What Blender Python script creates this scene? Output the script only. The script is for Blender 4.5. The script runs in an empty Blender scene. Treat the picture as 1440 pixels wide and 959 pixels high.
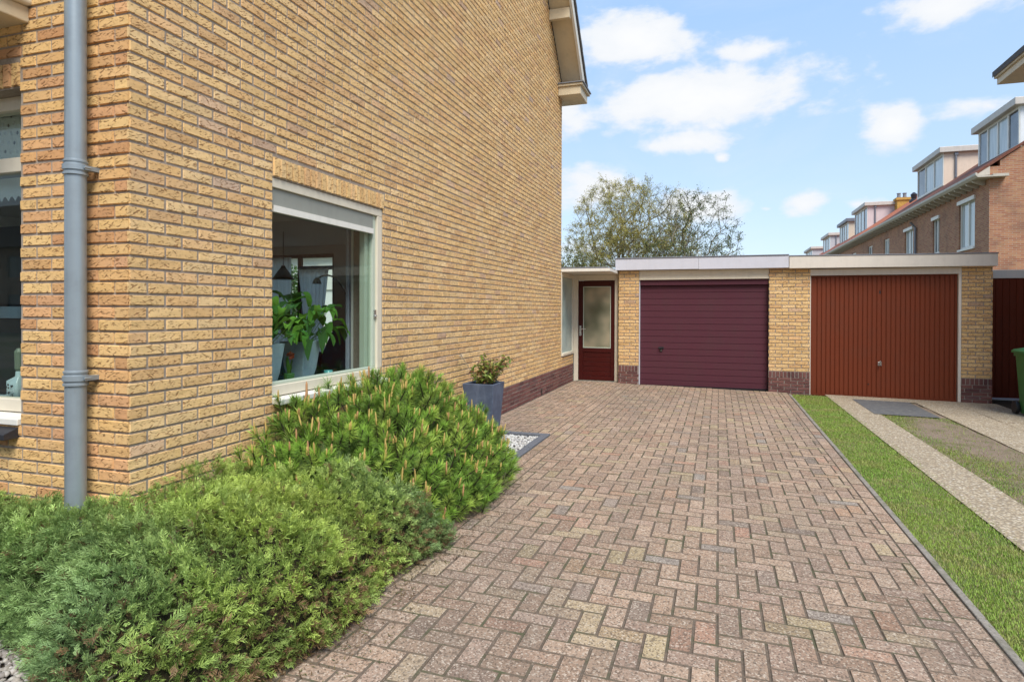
import bpy, math, random
import numpy as np
from mathutils import Vector, Matrix

# ------------------------------------------------------------------ camera, world, sun, exposure
SC = bpy.context.scene
COL = SC.collection
cam_d = bpy.data.cameras.new('camera')
cam = bpy.data.objects.new('camera', cam_d)
COL.objects.link(cam)
RT = Vector((0.94954, 0.31362, 0.00353)); UP = Vector((-0.00507, 0.00411, 0.99998)); FW = Vector((-0.31360, 0.94954, -0.00549))
M4 = Matrix.Identity(4)
for i in range(3):
    M4[i][0], M4[i][1], M4[i][2] = RT[i], UP[i], -FW[i]
M4[2][3] = 1.4
cam.matrix_world = M4
cam_d.sensor_width = 36.0
cam_d.lens = 880.44 / 1440 * 36
cam_d.shift_y = -38.18 / 1440
cam_d.clip_start = 0.05
cam_d.clip_end = 3000
SC.camera = cam

SUN_EL, SUN_AZ = math.radians(54), math.radians(146)     # azimuth clockwise from +Y
SC.view_settings.view_transform = 'Standard'
SC.view_settings.look = 'None'
SC.view_settings.gamma = 1.0
SC.view_settings.use_curve_mapping = False
SC.view_settings.exposure = 1.36
SKY_STRENGTH = 0.115

sun_d = bpy.data.lights.new('sun', 'SUN')
sun_d.energy = 1.85
sun_d.angle = math.radians(30)
sun_d.color = (1.0, 0.955, 0.88)
sun = bpy.data.objects.new('sun', sun_d)
COL.objects.link(sun)
sdir = Vector((math.sin(SUN_AZ) * math.cos(SUN_EL), math.cos(SUN_AZ) * math.cos(SUN_EL), math.sin(SUN_EL)))
sun.rotation_euler = (-sdir).to_track_quat('-Z', 'Y').to_euler()
sun.location = sdir * 60


class NT:
    """small helper that writes shader node trees"""
    def __init__(s, tree):
        s.t = tree; s.n = tree.nodes; s.l = tree.links
    def node(s, typ, **kw):
        n = s.n.new(typ)
        for k, v in kw.items():
            setattr(n, k, v)
        return n
    def put(s, sock, v):
        if isinstance(v, bpy.types.NodeSocket):
            s.l.new(v, sock)
        elif v is not None:
            if sock.type == 'RGBA' and hasattr(v, '__len__') and len(v) == 3:
                v = (*v, 1)
            sock.default_value = v
    def m(s, op, a, b=None, c=None, clamp=False):
        n = s.node('ShaderNodeMath', operation=op, use_clamp=clamp)
        s.put(n.inputs[0], a)
        if b is not None: s.put(n.inputs[1], b)
        if c is not None: s.put(n.inputs[2], c)
        return n.outputs[0]
    def vm(s, op, a, b=None, scale=None):
        n = s.node('ShaderNodeVectorMath', operation=op)
        s.put(n.inputs[0], a)
        if b is not None: s.put(n.inputs[1], b)
        if scale is not None: s.put(n.inputs['Scale'], scale)
        return n.outputs['Value'] if op in ('LENGTH', 'DOT_PRODUCT') else n.outputs[0]
    def noise(s, vec, scale, detail=3, rough=.5, dist=0.0):
        n = s.node('ShaderNodeTexNoise')
        s.put(n.inputs['Vector'], vec); n.inputs['Scale'].default_value = scale
        n.inputs['Detail'].default_value = detail; n.inputs['Roughness'].default_value = rough
        n.inputs['Distortion'].default_value = dist
        return n.outputs['Fac']
    def vor(s, vec, scale, feature='F1', out='Distance', rnd=1.0):
        n = s.node('ShaderNodeTexVoronoi', feature=feature)
        s.put(n.inputs['Vector'], vec); n.inputs['Scale'].default_value = scale
        n.inputs['Randomness'].default_value = rnd
        return n.outputs[out]
    def ramp(s, fac, stops, interp='LINEAR'):
        n = s.node('ShaderNodeValToRGB')
        cr = n.color_ramp; cr.interpolation = interp
        while len(cr.elements) > 1: cr.elements.remove(cr.elements[-1])
        for i, (p, c) in enumerate(stops):
            e = cr.elements[0] if i == 0 else cr.elements.new(p)
            e.position = p
            e.color = (c, c, c, 1) if not hasattr(c, '__len__') else (*c, 1)
        s.put(n.inputs[0], fac)
        return n.outputs[0]
    def mix(s, f, a, b, mode='MIX'):
        n = s.node('ShaderNodeMix', data_type='RGBA', blend_type=mode)
        s.put(n.inputs[0], f); s.put(n.inputs[6], a); s.put(n.inputs[7], b)
        return n.outputs[2]
    def sm(s, x, a, b):
        n = s.node('ShaderNodeMapRange', interpolation_type='SMOOTHSTEP')
        s.put(n.inputs[0], x); s.put(n.inputs[1], a); s.put(n.inputs[2], b)
        return n.outputs[0]
    def mapping(s, vec, scale=(1, 1, 1), rot=(0, 0, 0), loc=(0, 0, 0)):
        n = s.node('ShaderNodeMapping')
        s.put(n.inputs[0], vec); s.put(n.inputs['Location'], loc); n.inputs['Rotation'].default_value = rot
        n.inputs['Scale'].default_value = scale
        return n.outputs[0]


# world: Nishita sky with cumulus clouds laid out by direction
world = bpy.data.worlds.new('World'); SC.world = world; world.use_nodes = True
world.node_tree.nodes.clear()
W = NT(world.node_tree)
sky = W.node('ShaderNodeTexSky', sky_type='NISHITA', sun_disc=False, sun_elevation=SUN_EL, sun_rotation=SUN_AZ)
sky.air_density = 1.0; sky.dust_density = 0.6; sky.ozone_density = 1.6; sky.altitude = 0
tc = W.node('ShaderNodeTexCoord')
sep = W.node('ShaderNodeSeparateXYZ'); W.l.new(tc.outputs['Generated'], sep.inputs[0])
dx, dy, dz = sep.outputs
uu = W.m('ARCTAN2', dx, dy)
vv = W.m('DIVIDE', dz, W.m('MAXIMUM', W.m('SQRT', W.m('ADD', W.m('MULTIPLY', dx, dx), W.m('MULTIPLY', dy, dy))), .02))
cmb = W.node('ShaderNodeCombineXYZ'); W.l.new(uu, cmb.inputs[0]); W.l.new(W.m('MULTIPLY', vv, 1.7), cmb.inputs[1])
P2 = cmb.outputs[0]
n1 = W.noise(P2, 7.0, 9, .58, .35)
n2 = W.noise(P2, 26.0, 6, .55)
CLOUDS = [(-0.125, 0.420, 0.082, 0.036, 1.15), (0.050, 0.387, 0.056, 0.020, .85), (-0.030, 0.326, 0.128, 0.036, 1.2), (-0.135, 0.312, 0.06, 0.018, .7),
          (-0.044, 0.259, 0.056, 0.017, 1.0), (-0.195, 0.19, 0.070, 0.036, .9), (-0.027, 0.160, 0.09, 0.030, .85), (0.118, 0.153, 0.030, 0.018, 1.0),
          (0.184, 0.150, 0.040, 0.013, .7), (0.227, 0.250, 0.030, 0.029, .95), (0.275, 0.402, 0.085, 0.028, .85), (0.318, 0.266, 0.06, 0.018, .75),
          (-0.225, 0.323, 0.05, 0.075, .6), (0.003, 0.232, 0.013, 0.009, .8), (0.063, 0.152, 0.019, 0.007, .6), (-0.20, 0.10, 0.12, 0.03, .5),
          (-.75, .35, .22, .09, 1.0), (.75, .3, .2, .08, 1.0), (1.6, .4, .4, .12, 1.0), (2.6, .35, .4, .12, 1.0), (-1.7, .45, .4, .12, 1.0), (-2.6, .3, .3, .1, 1.0),
          (-.6, .8, .2, .12, .9), (.4, 1.0, .25, .14, .9)]
acc = None
for (cu, cv, ca, cb, st) in CLOUDS:
    a = W.m('DIVIDE', W.m('SUBTRACT', uu, cu), ca); b = W.m('DIVIDE', W.m('SUBTRACT', vv, cv), cb)
    d = W.m('SUBTRACT', st, W.m('MULTIPLY', W.m('SQRT', W.m('ADD', W.m('MULTIPLY', a, a), W.m('MULTIPLY', b, b))), .62))
    acc = d if acc is None else W.m('SMOOTH_MAX', acc, d, .05)
acc = W.m('ADD', acc, W.m('MULTIPLY', W.m('SUBTRACT', n1, .5), 1.7))
acc = W.m('ADD', acc, W.m('MULTIPLY', W.m('SUBTRACT', n2, .5), .8))
cov = W.sm(acc, .11, .64)
thin = W.sm(W.noise(P2, 3.2, 7, .6, .6), .42, .85)
cov = W.m('MAXIMUM', W.m('MULTIPLY', cov, .95), W.m('MULTIPLY', thin, .34))
even = W.ramp(vv, [(0, (2.35, 2.85, 3.35)), (.22, (1.85, 2.5, 3.4)), (.45, (1.48, 2.26, 3.38)), (.9, (1.1, 2.0, 3.3))])      # light spring blue, paler towards the horizon
skyc = W.mix(.82, sky.outputs[0], even)
cl_col = W.ramp(W.sm(acc, .3, 1.3), [(0, (0.90, 0.93, .97)), (1, (1., 1., 1.))])
cl_col = W.vm('SCALE', cl_col, scale=3.42)
fin = W.mix(cov, skyc, cl_col)
bg = W.node('ShaderNodeBackground'); bg.inputs[1].default_value = SKY_STRENGTH
W.l.new(fin, bg.inputs[0])
wo = W.node('ShaderNodeOutputWorld'); W.l.new(bg.outputs[0], wo.inputs[0])

# ------------------------------------------------------------------ materials
def new_mat(name):
    m = bpy.data.materials.new(name); m.use_nodes = True
    t = NT(m.node_tree)
    bsdf = t.n['Principled BSDF']
    return m, t, bsdf

def bump(t, bsdf, h, strength=.5, dist=.01, normal=None):
    b = t.node('ShaderNodeBump'); b.inputs['Strength'].default_value = strength; b.inputs['Distance'].default_value = dist
    t.put(b.inputs['Height'], h)
    if normal is not None: t.put(b.inputs['Normal'], normal)
    t.l.new(b.outputs[0], bsdf.inputs['Normal'])
    return b.outputs[0]

def obj_co(t):
    return t.node('ShaderNodeTexCoord').outputs['Object']

def paint(name, c, rough=.45, grime=.18, metal=0.0, scale=6.0, spec=.5, bump_s=.05):
    """painted or coated surface with faint dirt and unevenness"""
    m, t, b = new_mat(name)
    co = obj_co(t)
    n = t.noise(co, scale, 6, .65)
    st = t.noise(t.mapping(co, (9, 9, .7)), 2.0, 4, .6)
    f = t.m('MULTIPLY', t.sm(t.m('ADD', t.m('MULTIPLY', n, .6), t.m('MULTIPLY', st, .4)), .42, .72), grime)
    dirt = tuple(x * .45 + y for x, y in zip(c, (.03, .026, .02)))
    b.inputs['Base Color'].default_value = (*c, 1)
    t.l.new(t.mix(f, c, dirt), b.inputs['Base Color'])
    t.l.new(t.m('ADD', t.m('MULTIPLY', n, .25), rough - .1), b.inputs['Roughness'])
    b.inputs['Metallic'].default_value = metal
    b.inputs['Specular IOR Level'].default_value = spec
    if bump_s: bump(t, b, t.noise(co, 60, 4), bump_s, .004)
    return m

def brick_mat(name, ramp_stops, crease=1.0, crease_col=(.27, .125, .05), rough=.85, fine=.35, ca=11.5):
    m, t, b = new_mat(name)
    co = obj_co(t)
    g = t.node('ShaderNodeNewGeometry')
    r = g.outputs['Random Per Island']
    base = t.ramp(r, ramp_stops)
    r2 = t.m('FRACT', t.m('MULTIPLY', r, 37.17))
    off = t.node('ShaderNodeCombineXYZ')
    t.put(off.inputs[0], t.m('MULTIPLY', r, 53.)); t.put(off.inputs[1], t.m('MULTIPLY', r2, 31.)); t.put(off.inputs[2], t.m('MULTIPLY', r, 17.))
    v = t.vm('ADD', co, off.outputs[0])
    sx = t.node('ShaderNodeSeparateXYZ'); t.l.new(co, sx.inputs[0])
    u_ = t.m('ADD', sx.outputs[0], sx.outputs[1]); w_ = sx.outputs[2]
    dash = None
    for al, thr in ((.42, .605), (-.42, .635), (.05, .655)):
        ca_, sa_ = math.cos(al), math.sin(al)
        p_ = t.m('MULTIPLY', t.m('ADD', t.m('MULTIPLY', u_, ca_), t.m('MULTIPLY', w_, sa_)), ca * 2.6)
        q_ = t.m('MULTIPLY', t.m('SUBTRACT', t.m('MULTIPLY', w_, ca_), t.m('MULTIPLY', u_, sa_)), ca * 10.5)
        cb_ = t.node('ShaderNodeCombineXYZ'); t.put(cb_.inputs[0], p_); t.put(cb_.inputs[1], q_); t.put(cb_.inputs[2], t.m('ADD', t.m('MULTIPLY', r, 91.), al * 40))
        nn = t.noise(cb_.outputs[0], 1.0, 1.5, .5, .35)
        dd_ = t.sm(nn, thr, thr + .085)
        dash = dd_ if dash is None else t.m('MAXIMUM', dash, dd_)
    n1 = t.noise(t.mapping(v, (1, 1, 2)), ca, 2, .5)
    cr = t.m('MULTIPLY', dash, crease)
    n2 = t.noise(v, 55, 5, .7)
    n3 = t.noise(v, 9, 3, .6)
    c = t.mix(t.m('MULTIPLY', t.sm(n3, .35, .7), .45), base, t.mix(.5, base, (1, .9, .62), 'MULTIPLY'))
    val = t.m('ADD', .93, t.m('MULTIPLY', r2, .17))
    hsv = t.node('ShaderNodeHueSaturation'); t.put(hsv.inputs['Value'], val); t.put(hsv.inputs['Color'], c)
    c = hsv.outputs[0]
    c = t.mix(t.m('MULTIPLY', t.sm(n2, .5, .78), fine), c, tuple(x * .6 for x in crease_col))
    c = t.mix(t.m('MULTIPLY', cr, .82), c, crease_col)
    stain = t.sm(t.noise(co, .55, 6, .62), .40, .72)
    c = t.mix(t.m('MULTIPLY', stain, .15), c, t.mix(.6, c, (.45, .36, .28), 'MULTIPLY'))
    t.l.new(c, b.inputs['Base Color'])
    b.inputs['Roughness'].default_value = rough
    b.inputs['Specular IOR Level'].default_value = .25
    h = t.m('SUBTRACT', t.m('MULTIPLY', n2, .5), t.m('MULTIPLY', cr, 1.3))
    h = t.m('ADD', h, t.m('MULTIPLY', n1, .8))
    bump(t, b, h, .8, .005)
    return m

def rough_mat(name, c1, c2, scale=30, rough=.9, bs=.5, bd=.006, detail=6, c3=None):
    m, t, b = new_mat(name)
    co = obj_co(t)
    n = t.noise(co, scale, detail, .65)
    k = t.noise(co, scale * .11, 4, .6)
    c = t.mix(t.sm(n, .3, .7), c1, c2)
    if c3 is not None: c = t.mix(t.sm(k, .45, .7), c, c3)
    t.l.new(c, b.inputs['Base Color']); b.inputs['Roughness'].default_value = rough
    b.inputs['Specular IOR Level'].default_value = .25
    bump(t, b, n, bs, bd)
    return m

def pebble_mat(name, stops, scale=70, gap=(.10, .08, .06), bs=.8, patch=.25):
    m, t, b = new_mat(name)
    co = obj_co(t)
    wob = t.vm('ADD', co, t.vm('SCALE', t.node('ShaderNodeTexNoise').outputs['Color'], scale=.01))
    vd = t.vor(co, scale); vc = t.vor(co, scale, out='Color')
    sp = t.node('ShaderNodeSeparateColor'); t.l.new(vc, sp.inputs[0])
    c = t.ramp(sp.outputs[0], stops)
    edge = t.sm(vd, .25, .62)
    c = t.mix(t.m('MULTIPLY', edge, .8), c, gap)
    big = t.sm(t.noise(co, 2.2, 5, .6), .4, .7)
    c = t.mix(t.m('MULTIPLY', big, patch), c, tuple(x * 1.1 for x in gap))
    t.l.new(c, b.inputs['Base Color']); b.inputs['Roughness'].default_value = .85
    b.inputs['Specular IOR Level'].default_value = .3
    bump(t, b, t.m('SUBTRACT', 1, vd), bs, .006)
    return m

def col_mat(name, rough=.6, trans=.0, spec=.3, var=.15, scale=40):
    """foliage and pebbles: base colour comes from the mesh's own per-leaf colour"""
    m, t, b = new_mat(name)
    a = t.node('ShaderNodeAttribute', attribute_name='Col')
    n = t.noise(obj_co(t), scale, 3)
    hsv = t.node('ShaderNodeHueSaturation'); t.put(hsv.inputs['Color'], a.outputs['Color'])
    t.put(hsv.inputs['Value'], t.m('ADD', 1 - var, t.m('MULTIPLY', n, 2 * var)))
    t.l.new(hsv.outputs[0], b.inputs['Base Color'])
    b.inputs['Roughness'].default_value = rough; b.inputs['Specular IOR Level'].default_value = spec
    if trans > 0:
        tr = t.node('ShaderNodeBsdfTranslucent'); t.l.new(hsv.outputs[0], tr.inputs[0])
        mx = t.node('ShaderNodeMixShader'); mx.inputs[0].default_value = trans
        t.l.new(b.outputs[0], mx.inputs[1]); t.l.new(tr.outputs[0], mx.inputs[2])
        t.l.new(mx.outputs[0], t.n['Material Output'].inputs[0])
    return m

def glass_mat(name, tint=(.93, .97, .95)):
    m, t, b = new_mat(name)
    t.n.remove(b)
    tr = t.node('ShaderNodeBsdfTransparent'); tr.inputs[0].default_value = (*tint, 1)
    gl = t.node('ShaderNodeBsdfGlossy'); gl.inputs['Roughness'].default_value = .01
    lw = t.node('ShaderNodeLayerWeight'); lw.inputs[0].default_value = .5
    fr = t.m('ADD', .022, t.m('MULTIPLY', .9, t.m('POWER', lw.outputs['Facing'], 5.0)))
    mx = t.node('ShaderNodeMixShader'); t.l.new(fr, mx.inputs[0])
    t.l.new(tr.outputs[0], mx.inputs[1]); t.l.new(gl.outputs[0], mx.inputs[2])
    t.l.new(mx.outputs[0], t.n['Material Output'].inputs[0])
    return m

def simple(name, c, rough=.5, metal=0, spec=.5):
    return paint(name, c, rough, .12, metal, 8.0, spec, .03)

MAT = {}
YB = [(0, (.56, .38, .26)), (.02, (.64, .40, .20)), (.12, (.70, .44, .205)), (.34, (.73, .48, .22)), (.6, (.75, .505, .24)), (.88, (.76, .53, .275)), (.975, (.71, .44, .22)), (1, (.60, .43, .31))]
MAT['brick'] = brick_mat('yellow_brick', YB)
OB = [(0, (.56, .29, .14)), (.2, (.66, .38, .17)), (.42, (.72, .45, .19)), (.65, (.75, .50, .22)), (.85, (.70, .39, .19)), (1, (.57, .31, .165))]
MAT['brick_front'] = brick_mat('orange_yellow_brick', OB)
PB = [(0, (.10, .045, .045)), (.35, (.155, .065, .06)), (.7, (.19, .085, .075)), (1, (.135, .075, .075))]
MAT['plinth_brick'] = brick_mat('purple_red_brick', PB, .3, (.05, .03, .03), .7, .3)
MAT['mortar'] = rough_mat('mortar', (.28, .23, .185), (.37, .31, .255), 80, .95, .5, .004)
MAT['mortar_light'] = rough_mat('light_mortar', (.26, .21, .18), (.38, .32, .28), 80, .95, .5, .004)
MAT['cream'] = paint('cream_paint', (.70, .63, .50), .42, .22)
MAT['white'] = paint('white_paint', (.76, .73, .66), .4, .2)
MAT['soffit'] = paint('soffit_paint', (.62, .52, .36), .5, .3)
MAT['greenish'] = paint('pale_green_paint', (.47, .53, .43), .4, .15)
MAT['zinc'] = paint('zinc_grey_paint', (.30, .35, .385), .36, .45, .35, 5.0, .5, .06)
MAT['purple'] = paint('aubergine_coated_steel', (.088, .026, .038), .5, .30, 0, 3.0, .22, .12)
MAT['red_door'] = paint('red_brown_coated_steel', (.165, .037, .015), .5, .30, 0, 2.5, .2, .05)
MAT['brown_door'] = paint('dark_red_gloss_paint', (.055, .006, .005), .35, .1, 0, 4, .25, .03)
MAT['dark_red'] = paint('deep_red_paint', (.14, .026, .010), .5, .2, 0, 3, .2, .04)
MAT['trim_grey'] = paint('lilac_grey_trim', (.60, .60, .66), .35, .15)
MAT['trim_cream'] = paint('cream_trim', (.70, .64, .56), .35, .22)
MAT['lead'] = paint('lead_flashing', (.22, .23, .26), .5, .3, .3)
MAT['black'] = simple('black_plastic', (.012, .012, .014), .4)
MAT['chrome'] = simple('brushed_steel', (.62, .62, .62), .25, .9)
MAT['slate'] = paint('black_slate', (.022, .023, .030), .35, .3)
MAT['tile_dark'] = rough_mat('dark_roof_tile', (.07, .065, .065), (.13, .12, .115), 30, .8, .4)
MAT['bluestone'] = rough_mat('dark_bluestone', (.085, .09, .105), (.16, .17, .19), 60, .7, .4)
MAT['concrete'] = rough_mat('kerb_concrete', (.19, .17, .145), (.31, .275, .235), 60, .95, .6, c3=(.15, .14, .10))
MAT['planter'] = None
MAT['glass'] = glass_mat('window_glass')
MAT['plaster'] = rough_mat('interior_plaster', (.74, .72, .68), (.78, .76, .72), 40, .9, .1)
MAT['ceiling'] = rough_mat('ceiling_white', (.78, .76, .73), (.82, .80, .78), 30, .9, .1)
MAT['wood_floor'] = rough_mat('dark_wood_floor', (.27, .19, .12), (.36, .26, .17), 12, .5, .1)
MAT['leaf'] = col_mat('foliage', .55, .25)
MAT['needle'] = col_mat('needles', .5, .12, .3)
MAT['bark'] = rough_mat('bark', (.17, .145, .105), (.30, .26, .19), 25, .9, .6, .02)
MAT['stone_col'] = col_mat('pebbles', .7, 0, .35, .2, 120)
MAT['soil'] = rough_mat('soil', (.03, .022, .016), (.06, .045, .03), 40, 1, .7)
def M(*names): return [MAT[n] for n in names]

# frosted glass
m, t, b = new_mat('frosted_glass')
n = t.noise(obj_co(t), 2.3, 1.5, .4, .0)
t.l.new(t.ramp(n, [(.30, (.085, .095, .06)), (.46, (.22, .21, .145)), (.56, (.36, .31, .215)), (.72, (.46, .43, .36))]), b.inputs['Base Color'])
b.inputs['Roughness'].default_value = .18; b.inputs['Specular IOR Level'].default_value = .6
bump(t, b, t.noise(obj_co(t), 260, 2), .15, .002)
MAT['frosted'] = m
m, t, b = new_mat('pale_green_frosted_glass')
n = t.noise(obj_co(t), 1.6, 3, .5, .4)
t.l.new(t.ramp(n, [(.3, (.25, .34, .33)), (.7, (.46, .55, .52))]), b.inputs['Base Color'])
b.inputs['Roughness'].default_value = .15; b.inputs['Specular IOR Level'].default_value = .6
MAT['frosted_green'] = m
# far window glass: dark, glossy pane with a pale blind behind it
m, t, b = new_mat('far_window_glass')
n = t.noise(obj_co(t), .8, 2)
t.l.new(t.ramp(n, [(.35, (.045, .055, .07)), (.65, (.20, .23, .25))]), b.inputs['Base Color'])
b.inputs['Roughness'].default_value = .06; b.inputs['Specular IOR Level'].default_value = .8
MAT['far_glass'] = m
m, t, b = new_mat('curtained_window_glass')
n = t.noise(t.mapping(obj_co(t), (8, 8, .4)), 2, 2)
t.l.new(t.ramp(n, [(.35, (.36, .42, .43)), (.65, (.56, .60, .60))]), b.inputs['Base Color'])
b.inputs['Roughness'].default_value = .08; b.inputs['Specular IOR Level'].default_value = .7
MAT['curtain_glass'] = m
# planter: slate blue with pale bloom
m, t, b = new_mat('slate_blue_planter')
co = obj_co(t)
k = t.noise(co, 7, 6, .65, .4)
st = t.noise(t.mapping(co, (14, 14, 1.2)), 2.0, 4, .6)
c = t.mix(t.sm(k, .35, .68), (.062, .080, .125), (.10, .128, .185))
c = t.mix(t.m('MULTIPLY', t.sm(st, .5, .75), .5), c, (.16, .19, .25))
t.l.new(c, b.inputs['Base Color']); b.inputs['Roughness'].default_value = .6
bump(t, b, k, .2, .004)
MAT['planter'] = m
# indoor zinc-grey pots
MAT['pot_grey'] = paint('bluish_grey_pot', (.30, .38, .43), .6, .5, 0, 9.0, .3, .1)
MAT['teal_glass'] = paint('teal_glass', (.12, .42, .42), .15, .5, 0, 60, .7, .2)
MAT['blue_fabric'] = rough_mat('dark_blue_fabric', (.05, .13, .22), (.07, .17, .27), 120, .8, .2)
MAT['drape'] = rough_mat('grey_blue_drape', (.40, .45, .56), (.50, .55, .66), 60, .9, .2)
m, t, b = new_mat('white_net_curtain')
b.inputs['Base Color'].default_value = (.78, .79, .80, 1); b.inputs['Roughness'].default_value = .9
tr = t.node('ShaderNodeBsdfTranslucent'); tr.inputs[0].default_value = (.85, .87, .9, 1)
mx = t.node('ShaderNodeMixShader'); mx.inputs[0].default_value = .75
t.l.new(b.outputs[0], mx.inputs[1]); t.l.new(tr.outputs[0], mx.inputs[2]); t.l.new(mx.outputs[0], t.n['Material Output'].inputs[0])
MAT['net'] = m
# drive pavers
m, t, b = new_mat('concrete_pavers')
co = obj_co(t)
g = t.node('ShaderNodeNewGeometry'); r = g.outputs['Random Per Island']
c = t.ramp(r, [(0, (.235, .185, .148)), (.05, (.315, .205, .142)), (.25, (.355, .24, .165)), (.5, (.375, .262, .185)), (.7, (.345, .236, .175)), (.84, (.385, .285, .19)), (.90, (.37, .285, .165)), (.935, (.355, .20, .135)), (.97, (.36, .235, .165)), (1, (.275, .235, .20))])
patch = t.noise(t.mapping(co, (1.6, .42, 1)), .6, 5, .62)
c = t.mix(t.m('MULTIPLY', t.sm(patch, .42, .66), .38), c, (.15, .12, .10))
r2 = t.m('FRACT', t.m('MULTIPLY', r, 91.7))
hsv = t.node('ShaderNodeHueSaturation'); t.put(hsv.inputs['Value'], t.m('ADD', .80, t.m('MULTIPLY', r2, .34))); t.put(hsv.inputs['Color'], c); c = hsv.outputs[0]
vd = t.vor(co, 135); sp = t.node('ShaderNodeSeparateColor'); t.l.new(t.vor(co, 135, out='Color'), sp.inputs[0])
c = t.mix(t.m('MULTIPLY', t.sm(sp.outputs[0], .70, .95), .46), c, (.66, .57, .46))
c = t.mix(t.m('MULTIPLY', t.sm(sp.outputs[1], .60, .9), .68), c, (.095, .07, .052))
n = t.noise(co, 30, 5, .7)
c = t.mix(t.m('MULTIPLY', t.sm(n, .52, .75), .35), c, (.13, .10, .085))
t.l.new(c, b.inputs['Base Color']); b.inputs['Roughness'].default_value = .9; b.inputs['Specular IOR Level'].default_value = .25
bump(t, b, t.m('ADD', t.m('MULTIPLY', t.m('SUBTRACT', 1, vd), .6), t.m('MULTIPLY', n, .8)), .8, .004)
MAT['paver'] = m
MAT['joint'] = rough_mat('joint_sand', (.11, .082, .060), (.17, .13, .098), 60, 1, .6, c3=(.09, .09, .05))
MAT['gravel'] = pebble_mat('washed_gravel', [(0, (.36, .28, .18)), (.3, (.48, .395, .28)), (.55, (.58, .50, .37)), (.8, (.42, .32, .20)), (1, (.70, .64, .54))], 46, (.21, .165, .115))
MAT['asphalt'] = rough_mat('grey_asphalt', (.075, .075, .08), (.14, .14, .14), 120, .95, .5, c3=(.16, .155, .145))
m, t, b = new_mat('lawn_soil')
co = obj_co(t)
n = t.noise(co, 2.0, 5, .6); k = t.noise(co, 40, 4, .7)
c = t.mix(t.sm(n, .38, .62), (.10, .135, .035), (.165, .155, .06))
c = t.mix(t.m('MULTIPLY', t.sm(k, .45, .7), .6), c, (.12, .085, .05))
t.l.new(c, b.inputs['Base Color']); b.inputs['Roughness'].default_value = 1; bump(t, b, k, .7, .01)
MAT['lawn'] = m
MAT['dirt'] = rough_mat('worn_dirt', (.17, .125, .09), (.27, .205, .155), 45, 1, .8, .012, c3=(.15, .13, .07))
m, t, b = new_mat('far_ground')
co = obj_co(t)
t.l.new(t.mix(t.sm(t.noise(co, .15, 5), .4, .6), (.10, .12, .05), (.19, .16, .12)), b.inputs['Base Color']); b.inputs['Roughness'].default_value = 1
MAT['ground'] = m
# row-house brick: procedural courses
def far_brick(name, c1, c2, mort):
    m, t, b = new_mat(name)
    co = obj_co(t)
    s = t.node('ShaderNodeSeparateXYZ'); t.l.new(co, s.inputs[0])
    cb = t.node('ShaderNodeCombineXYZ'); t.put(cb.inputs[0], t.m('ADD', s.outputs[0], s.outputs[1])); t.put(cb.inputs[1], s.outputs[2])
    bt = t.node('ShaderNodeTexBrick'); t.l.new(cb.outputs[0], bt.inputs['Vector'])
    t.put(bt.inputs['Color1'], c1); t.put(bt.inputs['Color2'], c2); t.put(bt.inputs['Mortar'], mort)
    bt.inputs['Scale'].default_value = 1; bt.inputs['Brick Width'].default_value = .22; bt.inputs['Row Height'].default_value = .063
    bt.inputs['Mortar Size'].default_value = .007; bt.inputs['Bias'].default_value = -.1
    n = t.noise(t.mapping(co, (4.5, 4.5, 16)), 1.0, 2, .5); n2 = t.noise(co, 1.1, 5, .6)
    c = t.mix(t.m('MULTIPLY', t.sm(n, .5, .72), .6), bt.outputs[0], (.42, .27, .14))
    c = t.mix(t.m('MULTIPLY', t.sm(n2, .45, .7), .45), c, (.12, .075, .06))
    t.l.new(c, b.inputs['Base Color']); b.inputs['Roughness'].default_value = .9
    bump(t, b, bt.outputs['Fac'], .4, -.006)
    return m
MAT['row_brick'] = far_brick('brown_red_brick', (.33, .125, .065), (.46, .22, .11), (.38, .29, .22))
m, t, b = new_mat('orange_roof_tiles')
co = obj_co(t)
s = t.node('ShaderNodeSeparateXYZ'); t.l.new(co, s.inputs[0])
wv = t.m('ABSOLUTE', t.m('SINE', t.m('MULTIPLY', s.outputs[1], math.pi / .21)))
cs = t.m('FRACT', t.m('MULTIPLY', s.outputs[2], 1 / .22))
n = t.noise(co, 1.5, 5, .65)
c = t.mix(t.sm(n, .35, .7), (.46, .125, .055), (.34, .11, .06))
c = t.mix(t.m('MULTIPLY', t.sm(wv, .35, .0), .35), c, (.16, .06, .04))
t.l.new(c, b.inputs['Base Color']); b.inputs['Roughness'].default_value = .7
bump(t, b, t.m('ADD', wv, t.m('MULTIPLY', cs, .5)), .6, .04)
MAT['orange_tile'] = m
MAT['gutter_paint'] = paint('beige_gutter_paint', (.52, .47, .39), .5, .35)
MAT['bright_tile'] = rough_mat('bright_orange_roof_tiles', (.50, .15, .06), (.40, .12, .06), 10, .75, .5)
MAT['brown_tile'] = rough_mat('red_brown_roof_tiles', (.13, .05, .035), (.21, .085, .055), 14, .8, .5)
MAT['bin_green'] = simple('green_plastic', (.045, .17, .045), .45)

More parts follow.
